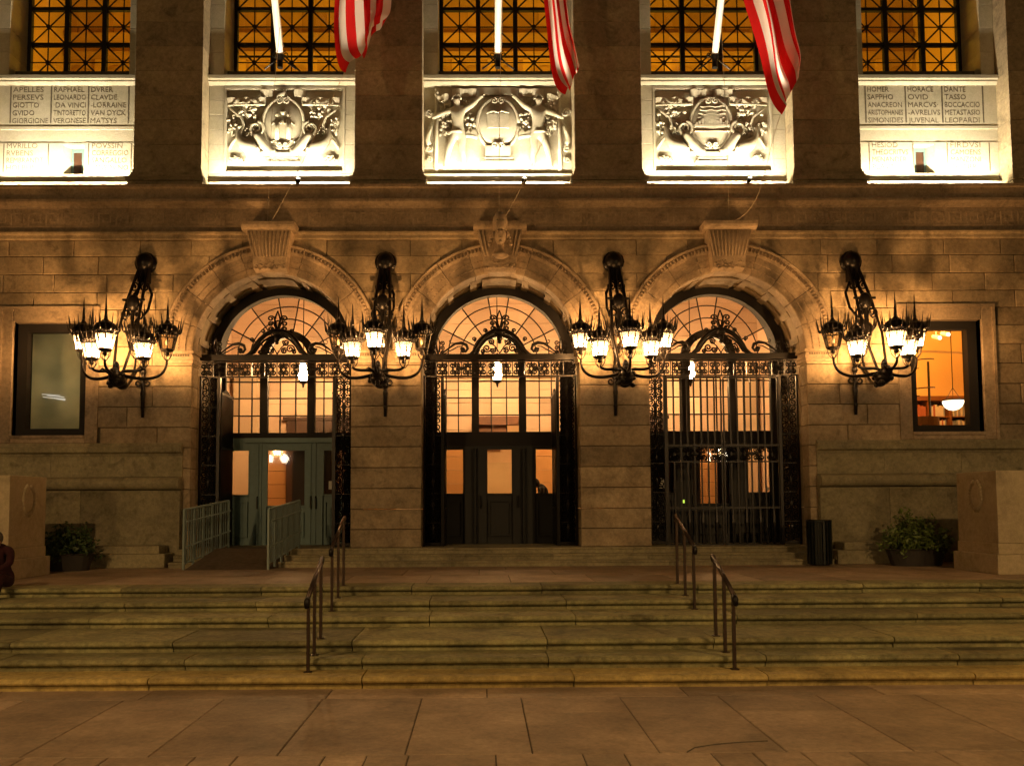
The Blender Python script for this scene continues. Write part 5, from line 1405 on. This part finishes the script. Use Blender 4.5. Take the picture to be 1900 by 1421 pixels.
# ------------------------------------------------------------------ people
def person_door():
    t = tag(empty('person', (1.10, 2.35, .36)), 'person in dark clothing with bowed head behind the middle door glass', 'person')
    n = [(0,0,.92,.14),(.03,0,1.10,.135),(.04,0,1.28,.15),(-.02,0,1.40,.10),(-.10,0,1.47,.055),
         (0,-.09,.86,.09),(.0,-.10,.48,.07),(.02,-.10,.08,.05),(-.12,-.10,.03,.045),
         (0,.09,.86,.09),(.0,.10,.48,.07),(.02,.10,.08,.05),(-.12,.10,.03,.045),
         (0,-.19,1.36,.07),(-.06,-.22,1.10,.05),(-.22,-.12,1.04,.038),(-.30,-.08,1.06,.035),
         (0,.19,1.36,.07),(-.06,.22,1.10,.05),(-.22,.12,1.04,.038),(-.30,.08,1.06,.035)]
    e = [(0,1),(1,2),(2,3),(3,4),(0,5),(5,6),(6,7),(7,8),(0,9),(9,10),(10,11),(11,12),(3,13),(13,14),(14,15),(15,16),(3,17),(17,18),(18,19),(19,20)]
    put('clothed_body', skin_mesh('clothed_body', n, e, 'dark_cloth'), t)
    h = MB().ball((-.19,0,1.50), .085, .075, .11, 14, 10, .7).ball((-.25,0,1.44), .022, .02, .02, 6, 4).tube([(-.1,0,1.42),(-.15,0,1.47)], .05, 8)
    h.build('head', 'skin', t, smooth=True)
    MB().ball((-.165,0,1.525), .098, .088, .115, 14, 10, .7).build('hair', 'hair', t, smooth=True)
    # hands held together in front
    for s in (-1, 1):
        m = MB().ball((-.33, s*.05, 1.06), .035, .025, .03, 8, 6)
        for q in range(4): m.tube([(-.35, s*.04+.012*(q-1.5), 1.07), (-.39, s*.03+.012*(q-1.5), 1.065), (-.415, s*.02+.01*(q-1.5), 1.045)], [.009,.008,.006], 5)
        m.tube([(-.33, s*.03, 1.08), (-.36, s*.012, 1.10)], [.010,.007], 5)
        m.build('hand', 'skin', t, smooth=True)
person_door()
def person_steps():
    # sits on the terrace edge, leaning forward, feet on the step below
    t = tag(empty('person', (-8.26, -5.12, 0)), 'person in dark maroon clothing sitting hunched on the top step by the left pedestal', 'person')
    n = [(0,0,.12,.15),(0,-.05,.30,.15),(.02,-.14,.50,.155),(.03,-.22,.64,.11),(.05,-.27,.72,.06),
         (-.10,-.05,.11,.10),(-.13,-.42,.20,.085),(-.13,-.46,-.06,.06),(-.13,-.47,-.21,.05),(-.13,-.60,-.25,.04),
         (.12,-.05,.11,.10),(.17,-.42,.20,.085),(.16,-.46,-.06,.06),(.16,-.47,-.21,.05),(.16,-.60,-.25,.04),
         (-.18,-.18,.62,.075),(-.24,-.34,.42,.055),(-.13,-.48,.30,.04),
         (.22,-.18,.62,.075),(.30,-.34,.42,.06),(.18,-.48,.32,.042)]
    e = [(0,1),(1,2),(2,3),(3,4),(0,5),(5,6),(6,7),(7,8),(8,9),(0,10),(10,11),(11,12),(12,13),(13,14),(3,15),(15,16),(16,17),(3,18),(18,19),(19,20)]
    put('clothed_body', skin_mesh('clothed_body', n, e, 'maroon_cloth'), t)
    MB().ball((.07,-.34,.80), .08, .095, .115, 14, 10).ball((.08,-.44,.79), .02, .025, .025, 6, 4).ball((.08,-.425,.745), .03, .012, .01, 6, 4).tube([(.05,-.26,.70),(.06,-.31,.76)], .05, 8).build('head', 'skin', t, smooth=True)
    MB().ball((.068,-.325,.825), .092, .105, .115, 14, 10).build('hair', 'grey_hair', t, smooth=True)
    for s, c in ((-1, (-.11,-.52,.28)), (1, (.16,-.52,.30))):
        m = MB().ball(c, .03, .045, .028, 8, 6)
        for q in range(4): m.tube([(c[0]+.016*(q-1.5), c[1]-.03, c[2]), (c[0]+.017*(q-1.5), c[1]-.07, c[2]-.02), (c[0]+.016*(q-1.5), c[1]-.085, c[2]-.05)], [.009,.009,.007], 5)
        m.tube([(c[0]-s*.03, c[1]-.01, c[2]), (c[0]-s*.05, c[1]-.05, c[2]-.01)], [.011,.008], 5)
        m.build('hand', 'skin', t, smooth=True)
person_steps()

# ------------------------------------------------------------------ street lamps behind the viewer (mirrored in the door glass)
def street():
    for x, lab in ((-11.9, 'twin globe street lamp across the street, mirrored in the teal door'), (12.9, 'twin globe street lamp across the street, mirrored in the right door')):
        t = tag(empty('globe_lamp', (x, -25, -.95)), lab, 'street lamp', 'twin globe lamps')
        MB().lathe([(.22,0),(.22,.15),(.14,.3),(.08,.5),(.06,3.9),(.09,4.0),(.05,4.1),(0,4.12)], (0,0,0), 14).build('post', 'iron', t, smooth=True)
        for s in (-1, 1):
            MB().tube([(0,0,4.0),(s*.25,0,4.05),(s*.42,0,4.5),(s*.42,0,4.72)], .03, 6).build('arm', 'iron', t)
            MB().ball((s*.42,0,4.95), .22, .22, .22, 16, 10).build('globe', 'globe_glow', t, smooth=True)
        light('POINT', 'globe_light', (0, .0, 5.4), GLOBE_W, (1, .57, .20), t, .2)
    for x, lab in ((-9.0, 'tall cut-off street lamp on the left kerb'), (9.5, 'tall cut-off street lamp on the right kerb')):
        t = tag(empty('street_lamp', (x, -20.5, -.95)), lab, 'street lamp', 'tall street lamps')
        MB().lathe([(.16,0),(.14,.4),(.09,.6),(.06,9.2),(0,9.25)], (0,0,0), 12).build('post', 'iron', t, smooth=True)
        MB().tube([(0,0,9.1),(0,1.2,9.6),(0,2.6,9.75)], .04, 8).build('arm', 'iron', t)
        MB().box(-.16, .16, 2.3, 3.0, 9.68, 9.82).build('lamp_head', 'iron', t)
        MB().box(-.13, .13, 2.34, 2.96, 9.665, 9.679).build('lens', 'spot_glow', t)
        light('SPOT', 'street_light', (0, 2.65, 9.62), STREET_W, (1.0, .59, .24), t, .15, direction=(0, .35, -1), spot_size=math.radians(128), spot_blend=.5)
street()
